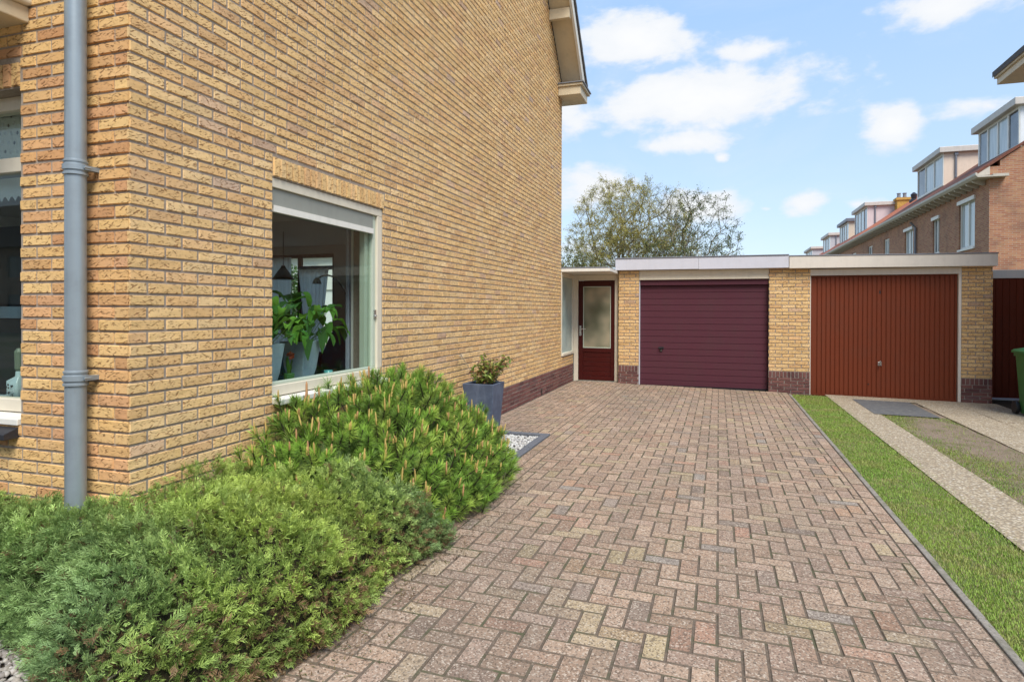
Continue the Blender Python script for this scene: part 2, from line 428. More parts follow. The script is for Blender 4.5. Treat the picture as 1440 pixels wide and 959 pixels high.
# ------------------------------------------------------------------ mesh building
class MB:
    def __init__(s):
        s.v = []; s.f = []; s.m = []
    def add(s, vs, fs, mi=0):
        o = len(s.v); s.v += [tuple(p) for p in vs]
        for f in fs:
            s.f.append(tuple(i + o for i in f)); s.m.append(mi)
    def box(s, x0, x1, y0, y1, z0, z1, mi=0):
        s.add([(x0, y0, z0), (x1, y0, z0), (x1, y1, z0), (x0, y1, z0), (x0, y0, z1), (x1, y0, z1), (x1, y1, z1), (x0, y1, z1)],
              [(3, 2, 1, 0), (4, 5, 6, 7), (0, 1, 5, 4), (1, 2, 6, 5), (2, 3, 7, 6), (3, 0, 4, 7)], mi)
        return s
    def quad(s, a, b, c, d, mi=0):
        s.add([a, b, c, d], [(0, 1, 2, 3)], mi); return s
    def prism(s, poly, axis, a0, a1, mi=0):
        """poly: list of 2D points in the plane normal to axis ('x','y','z'), extruded a0..a1"""
        def P(p, a):
            return (a, p[0], p[1]) if axis == 'x' else (p[0], a, p[1]) if axis == 'y' else (p[0], p[1], a)
        n = len(poly)
        vs = [P(p, a0) for p in poly] + [P(p, a1) for p in poly]
        fs = [tuple(range(n - 1, -1, -1)), tuple(range(n, 2 * n))] + [(i, (i + 1) % n, n + (i + 1) % n, n + i) for i in range(n)]
        s.add(vs, fs, mi); return s
    def tube(s, pts, rads, n=8, mi=0, cap=True):
        pts = [Vector(p) for p in pts]
        if not hasattr(rads, '__len__'): rads = [rads] * len(pts)
        vs = []; fs = []
        prev = None
        for i, p in enumerate(pts):
            d = (pts[min(i + 1, len(pts) - 1)] - pts[max(i - 1, 0)]).normalized()
            ref = prev if prev is not None else (Vector((0, 0, 1)) if abs(d.z) < .9 else Vector((1, 0, 0)))
            a = d.cross(ref).normalized()
            b = d.cross(a).normalized(); prev = -b if False else ref
            for k in range(n):
                t = 2 * math.pi * k / n
                vs.append(p + (a * math.cos(t) + b * math.sin(t)) * rads[i])
        for i in range(len(pts) - 1):
            for k in range(n):
                fs.append((i * n + k, i * n + (k + 1) % n, (i + 1) * n + (k + 1) % n, (i + 1) * n + k))
        if cap:
            fs.append(tuple(range(n))[::-1]); fs.append(tuple((len(pts) - 1) * n + k for k in range(n)))
        s.add(vs, fs, mi); return s
    def lathe(s, cx, cy, prof, n=20, mi=0):
        vs = []; fs = []
        for (r, z) in prof:
            for k in range(n):
                t = 2 * math.pi * k / n; vs.append((cx + r * math.cos(t), cy + r * math.sin(t), z))
        for i in range(len(prof) - 1):
            for k in range(n):
                fs.append((i * n + k, i * n + (k + 1) % n, (i + 1) * n + (k + 1) % n, (i + 1) * n + k))
        fs.append(tuple(range(n))[::-1]); fs.append(tuple((len(prof) - 1) * n + k for k in range(n)))
        s.add(vs, fs, mi); return s
    def ring_loft(s, rings, mi=0, cap=True):
        n = len(rings[0]); vs = [p for r in rings for p in r]; fs = []
        for i in range(len(rings) - 1):
            for k in range(n):
                fs.append((i * n + k, i * n + (k + 1) % n, (i + 1) * n + (k + 1) % n, (i + 1) * n + k))
        if cap:
            fs.append(tuple(range(n))[::-1]); fs.append(tuple((len(rings) - 1) * n + k for k in range(n)))
        s.add(vs, fs, mi); return s
    def warp(s, fn):
        s.v = [fn(p) for p in s.v]; return s
    def build(s, name, mats, parent=None, smooth=False, bevel=0.0, seg=2):
        me = bpy.data.meshes.new(name)
        me.from_pydata(s.v, [], s.f); 
        for mm in mats: me.materials.append(mm)
        me.polygons.foreach_set('material_index', s.m)
        if smooth: me.polygons.foreach_set('use_smooth', [True] * len(s.f))
        me.update()
        o = bpy.data.objects.new(name, me); COL.objects.link(o)
        if bevel:
            bv = o.modifiers.new('bevel', 'BEVEL'); bv.width = bevel; bv.segments = seg; bv.limit_method = 'ANGLE'; bv.angle_limit = .6
        set_parent(o, parent)
        return o

def set_parent(o, parent):
    if parent is None: return
    o.parent = parent
    if parent.parent is None: o.matrix_parent_inverse = Matrix.Translation(-parent.location)   # parts keep world coordinates

def tag(o, label, cat, group=None, kind=None):
    o['label'] = label; o['category'] = cat
    if group: o['group'] = group
    if kind: o['kind'] = kind
    return o

def thing(name, label, cat, loc, group=None):
    o = bpy.data.objects.new(name, None); COL.objects.link(o); o.location = loc; o.empty_display_size = .1
    return tag(o, label, cat, group)

def struct(o, kind='structure'):
    o['kind'] = kind; return o

def np_mesh(name, V, F, mats, parent=None, cols=None, smooth=False):
    """V (n,3), F (m,k) index arrays, cols (m,3) one colour per face"""
    me = bpy.data.meshes.new(name)
    V = np.asarray(V, np.float32); F = np.asarray(F, np.int32); k = F.shape[1]
    me.vertices.add(len(V)); me.vertices.foreach_set('co', V.ravel())
    me.loops.add(F.size); me.loops.foreach_set('vertex_index', F.ravel())
    me.polygons.add(len(F)); me.polygons.foreach_set('loop_start', np.arange(0, F.size, k, dtype=np.int32))
    me.polygons.foreach_set('loop_total', np.full(len(F), k, np.int32))
    if smooth: me.polygons.foreach_set('use_smooth', np.ones(len(F), bool))
    me.update(calc_edges=True)
    if cols is not None:
        a = me.color_attributes.new('Col', 'FLOAT_COLOR', 'CORNER')
        c = np.ones((len(F), k, 4), np.float32); c[:, :, :3] = np.asarray(cols, np.float32)[:, None, :]
        a.data.foreach_set('color', c.ravel())
    for mm in mats: me.materials.append(mm)
    o = bpy.data.objects.new(name, me); COL.objects.link(o); set_parent(o, parent)
    return o

def nrm(a): return a / np.maximum(np.linalg.norm(a, axis=-1, keepdims=True), 1e-9)

class Kites:
    """many small leaf-shaped faces, each a four-cornered blade with its own colour"""
    def __init__(s): s.V = []; s.C = []
    def add(s, P, D, Wd, L, wd, col, mid=.45, droop=0.0):
        P = np.asarray(P, float); D = nrm(np.asarray(D, float)); Wd = np.asarray(Wd, float)
        Wd = nrm(Wd - D * (Wd * D).sum(-1, keepdims=True))
        L = np.broadcast_to(np.asarray(L, float).reshape(-1, 1), (len(P), 1)); w = np.broadcast_to(np.asarray(wd, float).reshape(-1, 1), (len(P), 1))
        tip = P + D * L; tip[:, 2] -= (L[:, 0] * droop)
        q = np.stack([P, P + D * L * mid + Wd * w * .5, tip, P + D * L * mid - Wd * w * .5], 1)
        s.V.append(q); s.C.append(np.broadcast_to(np.asarray(col, float), (len(P), 3)))
    def build(s, name, mats, parent=None):
        V = np.concatenate(s.V).reshape(-1, 3); C = np.concatenate(s.C)
        F = np.arange(len(V)).reshape(-1, 4)
        return np_mesh(name, V, F, mats, parent, np.clip(C, 0.002, 1))

RNG = np.random.default_rng(11)
random.seed(5)
def gz(x): return -.0168 * max(0.0, x + 1.8)
def slope(p): return (p[0], p[1], p[2] + gz(p[0]))

def courses(mb, org, ud, nd, u0, u1, z0, z1, L=.2165, rh=.0628, joint=.0105, off=0.0, holes=(), clip=None, mi=0, dep=.006, sharp0=False, sharp1=False, soldier=False, rnd=random, jit=.0012):
    """running-bond bricks standing proud of a wall: org + u*ud + z, normal nd"""
    org = Vector(org); ud = Vector(ud); nd = Vector(nd)
    nrow = int(math.ceil((z1 - z0) / rh - 1e-6))
    for r in range(nrow):
        a = z0 + r * rh + joint / 2; b = min(z0 + (r + 1) * rh - joint / 2, z1)
        if b - a < .015: continue
        mid = (a + b) / 2
        lo, hi = u0, u1
        if clip:
            cl = clip(b)
            if cl is None: continue
            lo, hi = max(lo, cl[0]), min(hi, cl[1])
            if hi - lo < .05: continue
        sh = off + (0 if soldier else (r % 2) * L / 2)
        k = math.floor((lo - sh) / L) - 1
        segs = []
        while sh + k * L < hi:
            s0, s1 = sh + k * L + joint / 2, sh + (k + 1) * L - joint / 2
            s0, s1 = max(s0, lo), min(s1, hi)
            if s1 - s0 > .018: segs.append((s0, s1))
            k += 1
        for (hu0, hu1, hz0, hz1) in holes:
            if hz0 < mid < hz1:
                ns = []
                for (s0, s1) in segs:
                    if s1 <= hu0 or s0 >= hu1: ns.append((s0, s1)); continue
                    if hu0 - s0 > .02: ns.append((s0, hu0))
                    if s1 - hu1 > .02: ns.append((hu1, s1))
                segs = ns
        for (s0, s1) in segs:
            dn = dep + rnd.uniform(-.002, .0015)
            c0 = 0 if (sharp0 and abs(s0 - u0) < 1e-6) else .0035 + rnd.uniform(0, .002)
            c1 = 0 if (sharp1 and abs(s1 - u1) < 1e-6) else .0035 + rnd.uniform(0, .002)
            cz = .0035
            j = lambda: rnd.uniform(-jit, jit)
            P = lambda u, z, n: org + ud * u + nd * n + Vector((0, 0, z))
            vs = [P(s0, a, -.004), P(s1, a, -.004), P(s1, b, -.004), P(s0, b, -.004),
                  P(s0 + c0, a + cz + j(), dn + j()), P(s1 - c1, a + cz + j(), dn + j()), P(s1 - c1, b - cz + j(), dn + j()), P(s0 + c0, b - cz + j(), dn + j())]
            fs = [(4, 5, 6, 7), (0, 1, 5, 4), (1, 2, 6, 5), (2, 3, 7, 6), (3, 0, 4, 7)]
            if ud.cross(Vector((0, 0, 1))).dot(nd) < 0: fs = [f[::-1] for f in fs]
            mb.add(vs, fs, mi)

def wall_boxes(mb, axis, a0, a1, u0, u1, z0, z1, holes=(), mi=0):
    """solid wall slab between a0..a1 on axis ('x' or 'y'), with rectangular holes (u0,u1,z0,z1), as abutting boxes"""
    us = sorted({u0, u1, *[min(max(h[0], u0), u1) for h in holes], *[min(max(h[1], u0), u1) for h in holes]})
    zs = sorted({z0, z1, *[min(max(h[2], z0), z1) for h in holes], *[min(max(h[3], z0), z1) for h in holes]})
    def solid(ua, ub, za, zb):
        uc, zc = (ua + ub) / 2, (za + zb) / 2
        return not any(h[0] < uc < h[1] and h[2] < zc < h[3] for h in holes)
    for i in range(len(us) - 1):
        run = None
        for j in range(len(zs) - 1):
            ok = solid(us[i], us[i + 1], zs[j], zs[j + 1])
            if ok:
                if run is None: run = [zs[j], zs[j + 1]]
                else: run[1] = zs[j + 1]
            if (not ok or j == len(zs) - 2) and run:
                if axis == 'x': mb.box(a0, a1, us[i], us[i + 1], run[0], run[1], mi)
                else: mb.box(us[i], us[i + 1], a0, a1, run[0], run[1], mi)
                run = None
# ------------------------------------------------------------------ setting: ground, drive, strips
mb = MB(); mb.box(-700, 700, -700, 900, -1.0, -.30); struct(mb.build('ground', M('ground')))

def paver(mb, x0, x1, y0, y1):
    g = .0021; x0 += g; x1 -= g; y0 += g; y1 -= g
    if x1 - x0 < .02 or y1 - y0 < .02: return
    c = .0048; zc = random.uniform(-.0018, .0018)
    tx = random.uniform(-.0012, .0012); ty = random.uniform(-.0012, .0012)
    z = [zc - tx - ty, zc + tx - ty, zc + tx + ty, zc - tx + ty]
    e = lambda: random.uniform(-.0012, .0012)
    vs = [(x0, y0, -.014), (x1, y0, -.014), (x1, y1, -.014), (x0, y1, -.014),
          (x0 + e(), y0 + e(), z[0] - .0050), (x1 + e(), y0 + e(), z[1] - .0050), (x1 + e(), y1 + e(), z[2] - .0050), (x0 + e(), y1 + e(), z[3] - .0050),
          (x0 + c, y0 + c, z[0]), (x1 - c, y0 + c, z[1]), (x1 - c, y1 - c, z[2]), (x0 + c, y1 - c, z[3])]
    fs = [(8, 9, 10, 11)] + [(i, (i + 1) % 4, 4 + (i + 1) % 4, 4 + i) for i in range(4)] + [(4 + i, 4 + (i + 1) % 4, 8 + (i + 1) % 4, 8 + i) for i in range(4)]
    mb.add(vs, fs, 0)
    for q in range(4): mb.m[-1 - q] = 1          # soiled arris next to the joint

def herring(mb, X0, X1, Y0, Y1, ox=0.0, oy=0.0, w=.1005):
    for i in range(int((X0 - ox) / w) - 3, int((X1 - ox) / w) + 3):
        for j in range(int((Y0 - oy) / w) - 3, int((Y1 - oy) / w) + 3):
            t = (i - j) % 4
            if t == 0: r = (i, i + 2, j, j + 1)
            elif t == 3: r = (i, i + 1, j, j + 2)
            else: continue
            x0, x1, y0, y1 = ox + r[0] * w, ox + r[1] * w, oy + r[2] * w, oy + r[3] * w
            x0, x1, y0, y1 = max(x0, X0), min(x1, X1), max(y0, Y0), min(y1, Y1)
            if x1 > x0 and y1 > y0: paver(mb, x0, x1, y0, y1)

def strip(mb, X0, X1, Y0, Y1, L=.201, along='y', off=0.0):
    a0, a1 = (Y0, Y1) if along == 'y' else (X0, X1)
    a = a0 - off
    while a < a1:
        s, e = max(a, a0), min(a + L, a1)
        if along == 'y': paver(mb, X0, X1, s, e)
        else: paver(mb, s, e, Y0, Y1)
        a += L

mb = MB()
herring(mb, -1.58, 1.058, -2.5, 12.14)
strip(mb, -1.686, -1.58, -2.5, 12.14); strip(mb, -1.792, -1.686, -2.5, 12.14, off=.106)
strip(mb, 1.058, 1.164, -2.5, 12.14, off=.05)
herring(mb, -2.648, -1.792, 6.86, 12.30, ox=.05, oy=.03)
strip(mb, -2.755, -2.648, 6.86, 12.30, off=.1)
mb.warp(slope)
base = MB()
for (x0, x1, y0, y1) in [(-1.80, 1.166, -2.5, 12.16), (-2.757, -1.80, 6.84, 12.33)]:
    base.add([(x0, y0, gz(x0) - .0045), (x1, y0, gz(x1) - .0045), (x1, y1, gz(x1) - .0045), (x0, y1, gz(x0) - .0045)], [(0, 1, 2, 3)], 1)
o = len(mb.v); mb.v += base.v; mb.f += [tuple(i + o for i in f) for f in base.f]; mb.m += base.m
struct(mb.build('driveway', M('paver', 'joint')))

mb = MB(); y = -2.5
while y < 11.9:
    mb.box(1.168, 1.208, y + .003, min(y + .997, 11.95), -.25, .004 + random.uniform(-.003, .003)); y += 1.0
mb.warp(slope); struct(mb.build('kerb', M('concrete'), bevel=.006))

def sheet(name, mat, x0, x1, y0, y1, z=0.0, n=1, wob=0.0):
    mb = MB(); nx, ny = max(1, int((x1 - x0) / .1)) if wob else 1, max(1, int((y1 - y0) / .1)) if wob else 1
    vs = []
    for j in range(ny + 1):
        for i in range(nx + 1):
            x = x0 + (x1 - x0) * i / nx; yy = y0 + (y1 - y0) * j / ny
            vs.append((x, yy, z + gz(x) + (math.sin(x * 9 + yy * 3.1) * math.sin(yy * 5.3 + x) * wob)))
    mb.add(vs, [(j * (nx + 1) + i, j * (nx + 1) + i + 1, (j + 1) * (nx + 1) + i + 1, (j + 1) * (nx + 1) + i) for j in range(ny) for i in range(nx)])
    return struct(mb.build(name, M(mat)))
sheet('lawn_strip', 'lawn', 1.209, 1.79, -2.5, 12.0, -.010, wob=.006)
sheet('gravel_path', 'gravel', 1.775, 2.20, -2.5, 12.16, .004)
sheet('gravel_threshold', 'gravel', 2.201, 4.3, 11.70, 12.16, .004)
sheet('asphalt_path', 'asphalt', 2.12, 2.94, 10.12, 11.70, .008)
sheet('dirt_strip', 'dirt', 2.19, 3.04, -2.5, 11.72, -.008, wob=.008)
mb = MB()
y = -2.5
while y < 12.9:
    x = 3.035
    while x < 5.2:
        x1, y1 = min(x + .6, 5.2), min(y + .6, 12.93)
        if not (y1 > 11.69 and x < 4.3 and y >= 11.69 and False):
            vs = [(x + .006, y + .006), (x1 - .006, y + .006), (x1 - .006, y1 - .006), (x + .006, y1 - .006)]
            zt = .006 + random.uniform(-.002, .002)
            if not (y >= 11.1 and x < 4.3 and y1 > 11.7):
                mb.add([(a, b, gz(a) + zt) for a, b in vs] + [(a, b, gz(a) - .03) for a, b in vs], [(0, 1, 2, 3), (4, 5, 1, 0), (5, 6, 2, 1), (6, 7, 3, 2), (7, 4, 0, 3)])
        x += .6
    y += .6
mb.add([(3.04, -2.5, -.095), (5.2, -2.5, -.13), (5.2, 12.93, -.13), (3.04, 12.93, -.095)], [(0, 1, 2, 3)], 1)
# tiles that end against the garage threshold
for (xa, xb) in [(3.038, 3.63), (3.636, 4.29)]:
    mb.add([(xa, 11.11, gz(xa) + .006), (xb, 11.11, gz(xb) + .006), (xb, 11.695, gz(xb) + .006), (xa, 11.695, gz(xa) + .006)], [(0, 1, 2, 3)], 0)
struct(mb.build('gravel_tile_paving', M('gravel', 'soil')))
sheet('pavement_behind', 'gravel', -12, 12, -9, -2.52, -.02)

# planted bed along the house, its bluestone edging and stones
mb = MB()
mb.add([(-9, -2.5, -.03), (-1.88, -2.5, -.03), (-1.88, 6.74, -.03), (-2.757, 6.74, -.03), (-2.757, 2.33, -.03), (-9, 2.33, -.03)], [(0, 1, 2, 3, 4, 5)])
struct(mb.build('planting_bed', M('soil')))
mb = MB(); y = -2.4
while y < 6.72:
    y1 = min(y + .5, 6.745)
    mb.box(-1.885, -1.797, y + .003, y1 - .003, -.2, .012 + random.uniform(-.003, .003)); y += .5
x = -2.752
while x < -1.80:
    x1 = min(x + .5, -1.797); mb.box(x + .003, x1 - .003, 6.75, 6.835, -.2, .014 + random.uniform(-.003, .003)); x += .5
struct(mb.build('bed_edging', M('bluestone'), bevel=.005))

def pebbles(name, n, region, size, cols, z=-.02, seed=3):
    r = np.random.default_rng(seed)
    x = r.uniform(region[0], region[1], n); y = r.uniform(region[2], region[3], n)
    th = r.uniform(0, 2 * np.pi, n); s = size * r.uniform(.55, 1.25, n)
    # low polyhedron: 6-gon rings
    base = []
    for (rad, zz) in [(.75, -.35), (1.0, .1), (.55, .5)]:
        for k in range(6):
            a = 2 * np.pi * k / 6; base.append((rad * np.cos(a), rad * np.sin(a) * .75, zz))
    base.append((0, 0, .6)); base = np.array(base)
    V = base[None] * (1 + r.uniform(-.18, .18, (n, len(base), 1))) * s[:, None, None]
    c, sn = np.cos(th)[:, None], np.sin(th)[:, None]
    X = V[..., 0] * c - V[..., 1] * sn + x[:, None]; Y = V[..., 0] * sn + V[..., 1] * c + y[:, None]
    zz = z + r.uniform(0, .012, n)
    Z = V[..., 2] + zz[:, None]
    V = np.stack([X, Y, Z], -1).reshape(-1, 3)
    F = []
    for i in range(2):
        for k in range(6): F += [(i * 6 + k, i * 6 + (k + 1) % 6, (i + 1) * 6 + (k + 1) % 6), (i * 6 + k, (i + 1) * 6 + (k + 1) % 6, (i + 1) * 6 + k)]
    for k in range(6): F.append((12 + k, 12 + (k + 1) % 6, 18))
    F = np.array(F); nf = len(F)
    F = (F[None] + (np.arange(n) * len(base))[:, None, None]).reshape(-1, 3)
    cc = np.array(cols)[r.integers(0, len(cols), n)] * r.uniform(.8, 1.15, (n, 1))
    return np_mesh(name, V, F, M('stone_col'), None, np.repeat(cc, nf, 0))
struct(pebbles('white_gravel', 3600, (-2.745, -1.892, 4.9, 6.73), .016, [(.52, .51, .48), (.58, .57, .55), (.36, .35, .34), (.45, .43, .40)]), 'stuff')
struct(pebbles('bed_pebbles', 5200, (-3.4, -1.9, .9, 2.3), .016, [(.40, .365, .32), (.30, .265, .225), (.46, .42, .38), (.24, .21, .185)], seed=5), 'stuff')

# ------------------------------------------------------------------ the brick house on the left
XW, YF, YE, XL = -2.759, 2.335, 11.25, -9.6
ZE, SL = 5.53, 1.06                        # eave height, roof slope
YM = (YF + YE) / 2; ZR = ZE + (YM - YF) * SL
house = thing('brick_house', 'large yellow brick house with a window and blank gable wall beside the driveway', 'house', (XW - 2, YF + 3, 0))
WIN = (3.383, 4.79, .80, 2.262)            # side window opening (Y0,Y1,Z0,Z1)
ARCH = (3.383, 4.807, 2.262, 2.40)
PL = .345                                  # plinth height
def gclip(z):
    if z <= ZE: return (YF, YE)
    d = (z - ZE) / SL
    return (YF + d, YE - d) if YE - YF - 2 * d > .1 else None
g = MB()
wall_boxes(g, 'x', -3.05, XW - .006, YF + .01, YE, -.3, ZE, [WIN], 1)
g.prism([(YF + .01, ZE), (YE, ZE), (YM, ZR)], 'x', -3.05, XW - .006, 1)
courses(g, (XW - .006, 0, 0), (0, 1, 0), (1, 0, 0), YF, YE, PL, ZR, off=YF + .105 + .0055, holes=[WIN, ARCH], clip=gclip, sharp0=True)
g.build('gable_wall', M('brick', 'mortar'), house)
g = MB(); courses(g, (XW - .006, 0, 0), (0, 1, 0), (1, 0, 0), YF, 12.27, 0, PL, rh=.0575, joint=.009, off=YF, sharp0=True)
g.box(-3.0, XW - .0055, YE + .002, 12.28, -.3, .548, 1)
g.build('plinth', M('plinth_brick', 'mortar_light'), house)
g = MB(); courses(g, (XW - .006, 0, 0), (0, 1, 0), (1, 0, 0), YE + .004, 12.27, PL, .548, off=YF + .1)
g.build('low_wall', M('brick'), house)
# soldier course above the side window
g = MB(); courses(g, (XW - .006, 0, 0), (0, 1, 0), (1, 0, 0), ARCH[0], ARCH[1], ARCH[2] + .004, ARCH[3] - .004, L=.0645, rh=.135, joint=.010, off=ARCH[0], dep=.016, soldier=True)
g.box(XW - .10, XW - .004, ARCH[0], WIN[1], ARCH[2] + .002, ARCH[2] + .010, 1)
g.build('lintel', M('brick', 'mortar'), house)
# front (street side) wall
FW_ = (-8.6, -3.52, .80, 2.57)  # unseen far part widened to let more light into the room
g = MB()
wall_boxes(g, 'y', YF + .0065, YF + .30, XL, -3.052, -.3, ZE, [(FW_[0], FW_[1], FW_[2], FW_[3])], 1)
courses(g, (0, YF + .006, 0), (1, 0, 0), (0, -1, 0), XL, XW - .006, PL, ZE, off=XW - .105 + .0055, holes=[FW_, (FW_[0], FW_[1], FW_[3], FW_[3] + .14)], sharp1=True)
g.build('front_wall', M('brick_front', 'mortar'), house)
g = MB(); courses(g, (0, YF + .006, 0), (1, 0, 0), (0, -1, 0), XL, XW - .006, 0, PL, rh=.0575, joint=.009, off=XW, sharp1=True)
g.build('front_plinth', M('plinth_brick'), house)
g = MB(); courses(g, (0, YF + .006, 0), (1, 0, 0), (0, -1, 0), FW_[0], FW_[1], FW_[3] + .004, FW_[3] + .136, L=.0645, rh=.135, joint=.010, off=FW_[1], dep=.012, soldier=True)
g.build('front_lintel', M('brick_front'), house)
g = MB()
courses(g, (FW_[1] + .009, YF + .011, 0), (0, 1, 0), (-1, 0, 0), 0, .085, FW_[2], FW_[3], off=.03)
g.build('front_reveal', M('brick_front'), house)
# rear wall, left wall and inside surfaces
RW = (-9.1, -7.42, .1, 2.54); RW_ADDED = (-6.3, -3.3, .12, 2.54)  # second opening is added out of view to let light into the room
g = MB(); wall_boxes(g, 'y', 10.95, YE - .002, XL, -3.052, -.3, ZE, [RW, RW_ADDED], 0); g.build('rear_wall', M('mortar'), house)
g = MB(); g.box(XL - .3, XL - .002, YF, YE, -.3, ZE, 0); g.prism([(YF, ZE), (YE, ZE), (YM, ZR)], 'x', XL - .3, XL - .002, 0); g.build('party_wall', M('mortar'), house)
g = MB()
wall_boxes(g, 'x', -3.075, -3.053, YF + .33, 10.92, .1, 2.70, [WIN], 0)
wall_boxes(g, 'y', YF + .302, YF + .325, XL, -3.08, .1, 2.70, [FW_], 0)
wall_boxes(g, 'y', 10.925, 10.947, XL, -3.08, .1, 2.70, [RW, RW_ADDED], 0)
g.box(XL + .001, XL + .02, YF + .33, 10.92, .1, 2.7, 0)
g.build('plaster', M('plaster'), house)
g = MB(); g.box(XL, -3.052, YF + .302, 10.948, 2.705, 2.75); g.box(XL + .03, -3.09, 6.9, 7.05, 2.56, 2.703); g.build('ceiling', M('ceiling'), house)
g = MB(); g.box(XL, -3.052, YF + .302, 10.948, .04, .10); g.build('inner_floor', M('wood_floor'), house)
# roof with verge boards, soffit and boxed eaves
roof = MB()
def rline(off):   # roof section (Y,Z) front eave .. ridge .. rear eave at a height offset above the rafters
    return [(YF - .30, ZE - .30 * SL + off), (YM, ZR + off), (YE + .26, ZE - .26 * SL + off)]
lo, hi = rline(.20), rline(.27)
roof.prism([lo[0], lo[1], hi[1], hi[0]], 'x', XL - .3, XW + .40, 0)
roof.prism([lo[1], lo[2], hi[2], hi[1]], 'x', XL - .3, XW + .40, 0)
for sgn, y0_, in ((1, YE + .26), (-1, YF - .30)):       # overlapping tile ends along the verge
    k = 0
    while k * .235 < (4.75):
        ya, yb = y0_ - sgn * k * .235, y0_ - sgn * (k + 1) * .235
        if (sgn > 0 and yb < YM) or (sgn < 0 and yb > YM): break
        za = ZE + .27 + ((YE - ya) if sgn > 0 else (ya - YF)) * SL; zb = ZE + .27 + ((YE - yb) if sgn > 0 else (yb - YF)) * SL
        roof.prism([(ya, za - .06), (ya, za + .045), (yb, zb + .012), (yb, zb - .06)], 'x', XW + .402, XW + .43, 0)
        roof.prism([(ya, za + .002), (ya, za + .055), (yb, zb + .015), (yb, zb + .002)], 'x', XL - .3, XW + .40, 0)
        k += 1
ro = roof.build('roof', M('tile_dark'), house)
vb = MB()
lo, hi = rline(-.02), rline(.195)
vb.prism([lo[0], lo[1], hi[1], hi[0]], 'x', XW + .355, XW + .40, 0)
vb.prism([lo[1], lo[2], hi[2], hi[1]], 'x', XW + .355, XW + .40, 0)
vb.build('verge_board', M('white'), ro, bevel=.004)
so = MB()
lo, hi = rline(.03), rline(.06)
so.prism([lo[0], lo[1], hi[1], hi[0]], 'x', XW + .002, XW + .354, 0); so.prism([lo[1], lo[2], hi[2], hi[1]], 'x', XW + .002, XW + .354, 0)
for d in (1.28, 2.75):                                   # purlin ends under the verge
    yy = YE + .0 - d * .70; zz = ZE + (YE - yy) * SL
    so.box(XW + .002, XW + .350, yy - .04, yy + .04, zz - .15, zz + .02, 0)
    yy = YF + d * .70
    so.box(XW + .002, XW + .350, yy - .04, yy + .04, zz - .15, zz + .02, 0)
so.build('soffit', M('soffit'), ro)
ev = MB()
zb = ZE - .30
ev.box(XL - .3, XW + .41, YE + .001, YE + .30, zb + .02, zb + .17, 0)          # rear box gutter
ev.box(XL - .3, XW + .45, YE - .02 + .022, YE + .36, zb + .171, zb + .215, 0)
ev.box(XW + .003, XW + .41, YE - .30, YE, zb + .02, zb + .17, 0)
ev.box(XW + .003, XW + .45, YE - .33, YE + .0015, zb + .172, zb + .216, 0)
ev.build('boxed_eave', M('soffit'), ro, bevel=.006)
ev = MB()
ev.box(XL - .3, XW + .41, YF - .36, YF - .001, zb + .02, zb + .17, 0)
ev.box(XL - .3, XW + .45, YF - .42, YF - .001, zb + .171, zb + .215, 0)
ev.build('boxed_eave', M('soffit'), ro, bevel=.006)
ep = MB(); ep.box(XL - .3, XW + .47, YE + .003, YE + .38, zb + .217, zb + .235); ep.box(XW + .004, XW + .47, YE - .35, YE + .002, zb + .2175, zb + .2345)
ep.build('gutter_lining', M('lead'), ro)

# side window: frame, sill, roller screen, glass
wf = thing  # alias unused
fr = MB()
y0, y1, z0, z1 = WIN
x0, x1 = -2.84, -2.768
fr.box(x0, x1, y0 + .001, y1 - .001, z1 - .062, z1 - .001); fr.box(x0, x1, y0 + .001, y1 - .001, z0 + .03, z0 + .10)
fr.box(x0 - .06, x1 - .07, y0 + .001, y0 + .02, z0 + .101, z1 - .063); fr.box(x0, x1, y1 - .075, y1 - .001, z0 + .101, z1 - .063)
wfo = fr.build('window', M('cream'), house, bevel=.004)
sa = MB()
sx0, sx1 = -2.83, -2.788
ya, yb, za, zb = y0 + .021, y1 - .076, z0 + .101, z1 - .063
sa.box(sx0, sx1, ya, yb, za, za + .02); sa.box(sx0, sx1, ya, yb, zb - .03, zb)
sa.box(sx0, sx1, yb - .045, yb, za + .021, zb - .031); sa.box(sx0, sx1 - .03, ya, ya + .012, za + .021, zb - .031)
sa.box(sx0 - .055, sx0 - .004, yb - .095, yb - .035, za, zb - .02)
sa.build('sash', M('greenish'), wfo, bevel=.003)
gl = MB(); gl.box(-2.812, -2.806, ya + .010, yb - .042, za + .018, zb - .028); gl.build('glass', M('glass'), wfo)
sl = MB()
sl.prism([(-2.845, z0 + .031), (-2.700, z0 + .014), (-2.700, z0 - .022), (-2.845, z0 - .012)], 'y', y0 - .004 + .006, y1 - .002)
sl.build('sill', M('white'), wfo, bevel=.004)
sd = MB()
sd.box(-2.802, -2.782, ya + .002, yb - .05, zb - .112, zb - .002)
sd.tube([(-2.790, ya + .004, zb - .126), (-2.790, yb - .055, zb - .126)], .015, 10)
sd.build('roller_screen', [paint('grey_screen_cassette', (.27, .275, .24), .5, .2)], wfo, bevel=.003)
sc = MB(); sc.box(-2.800, -2.770, ya + .006, yb - .056, zb - .112 - .045, zb - .114); sc.build('screen_bar', M('white'), wfo)
sk = MB(); sk.box(-2.786, -2.775, yb - .03, yb - .005, 1.33, 1.40); sk.tube([(-2.776, yb - .018, 1.35), (-2.760, yb - .018, 1.35)], .006, 8); sk.build('catch', M('chrome'), wfo)
ins = MB(); ins.box(-3.22, -2.841, y0 - .02, y1 + .02, z0 + .012, z0 + .045); ins.build('inner_sill', M('pot_grey'), wfo, bevel=.004)

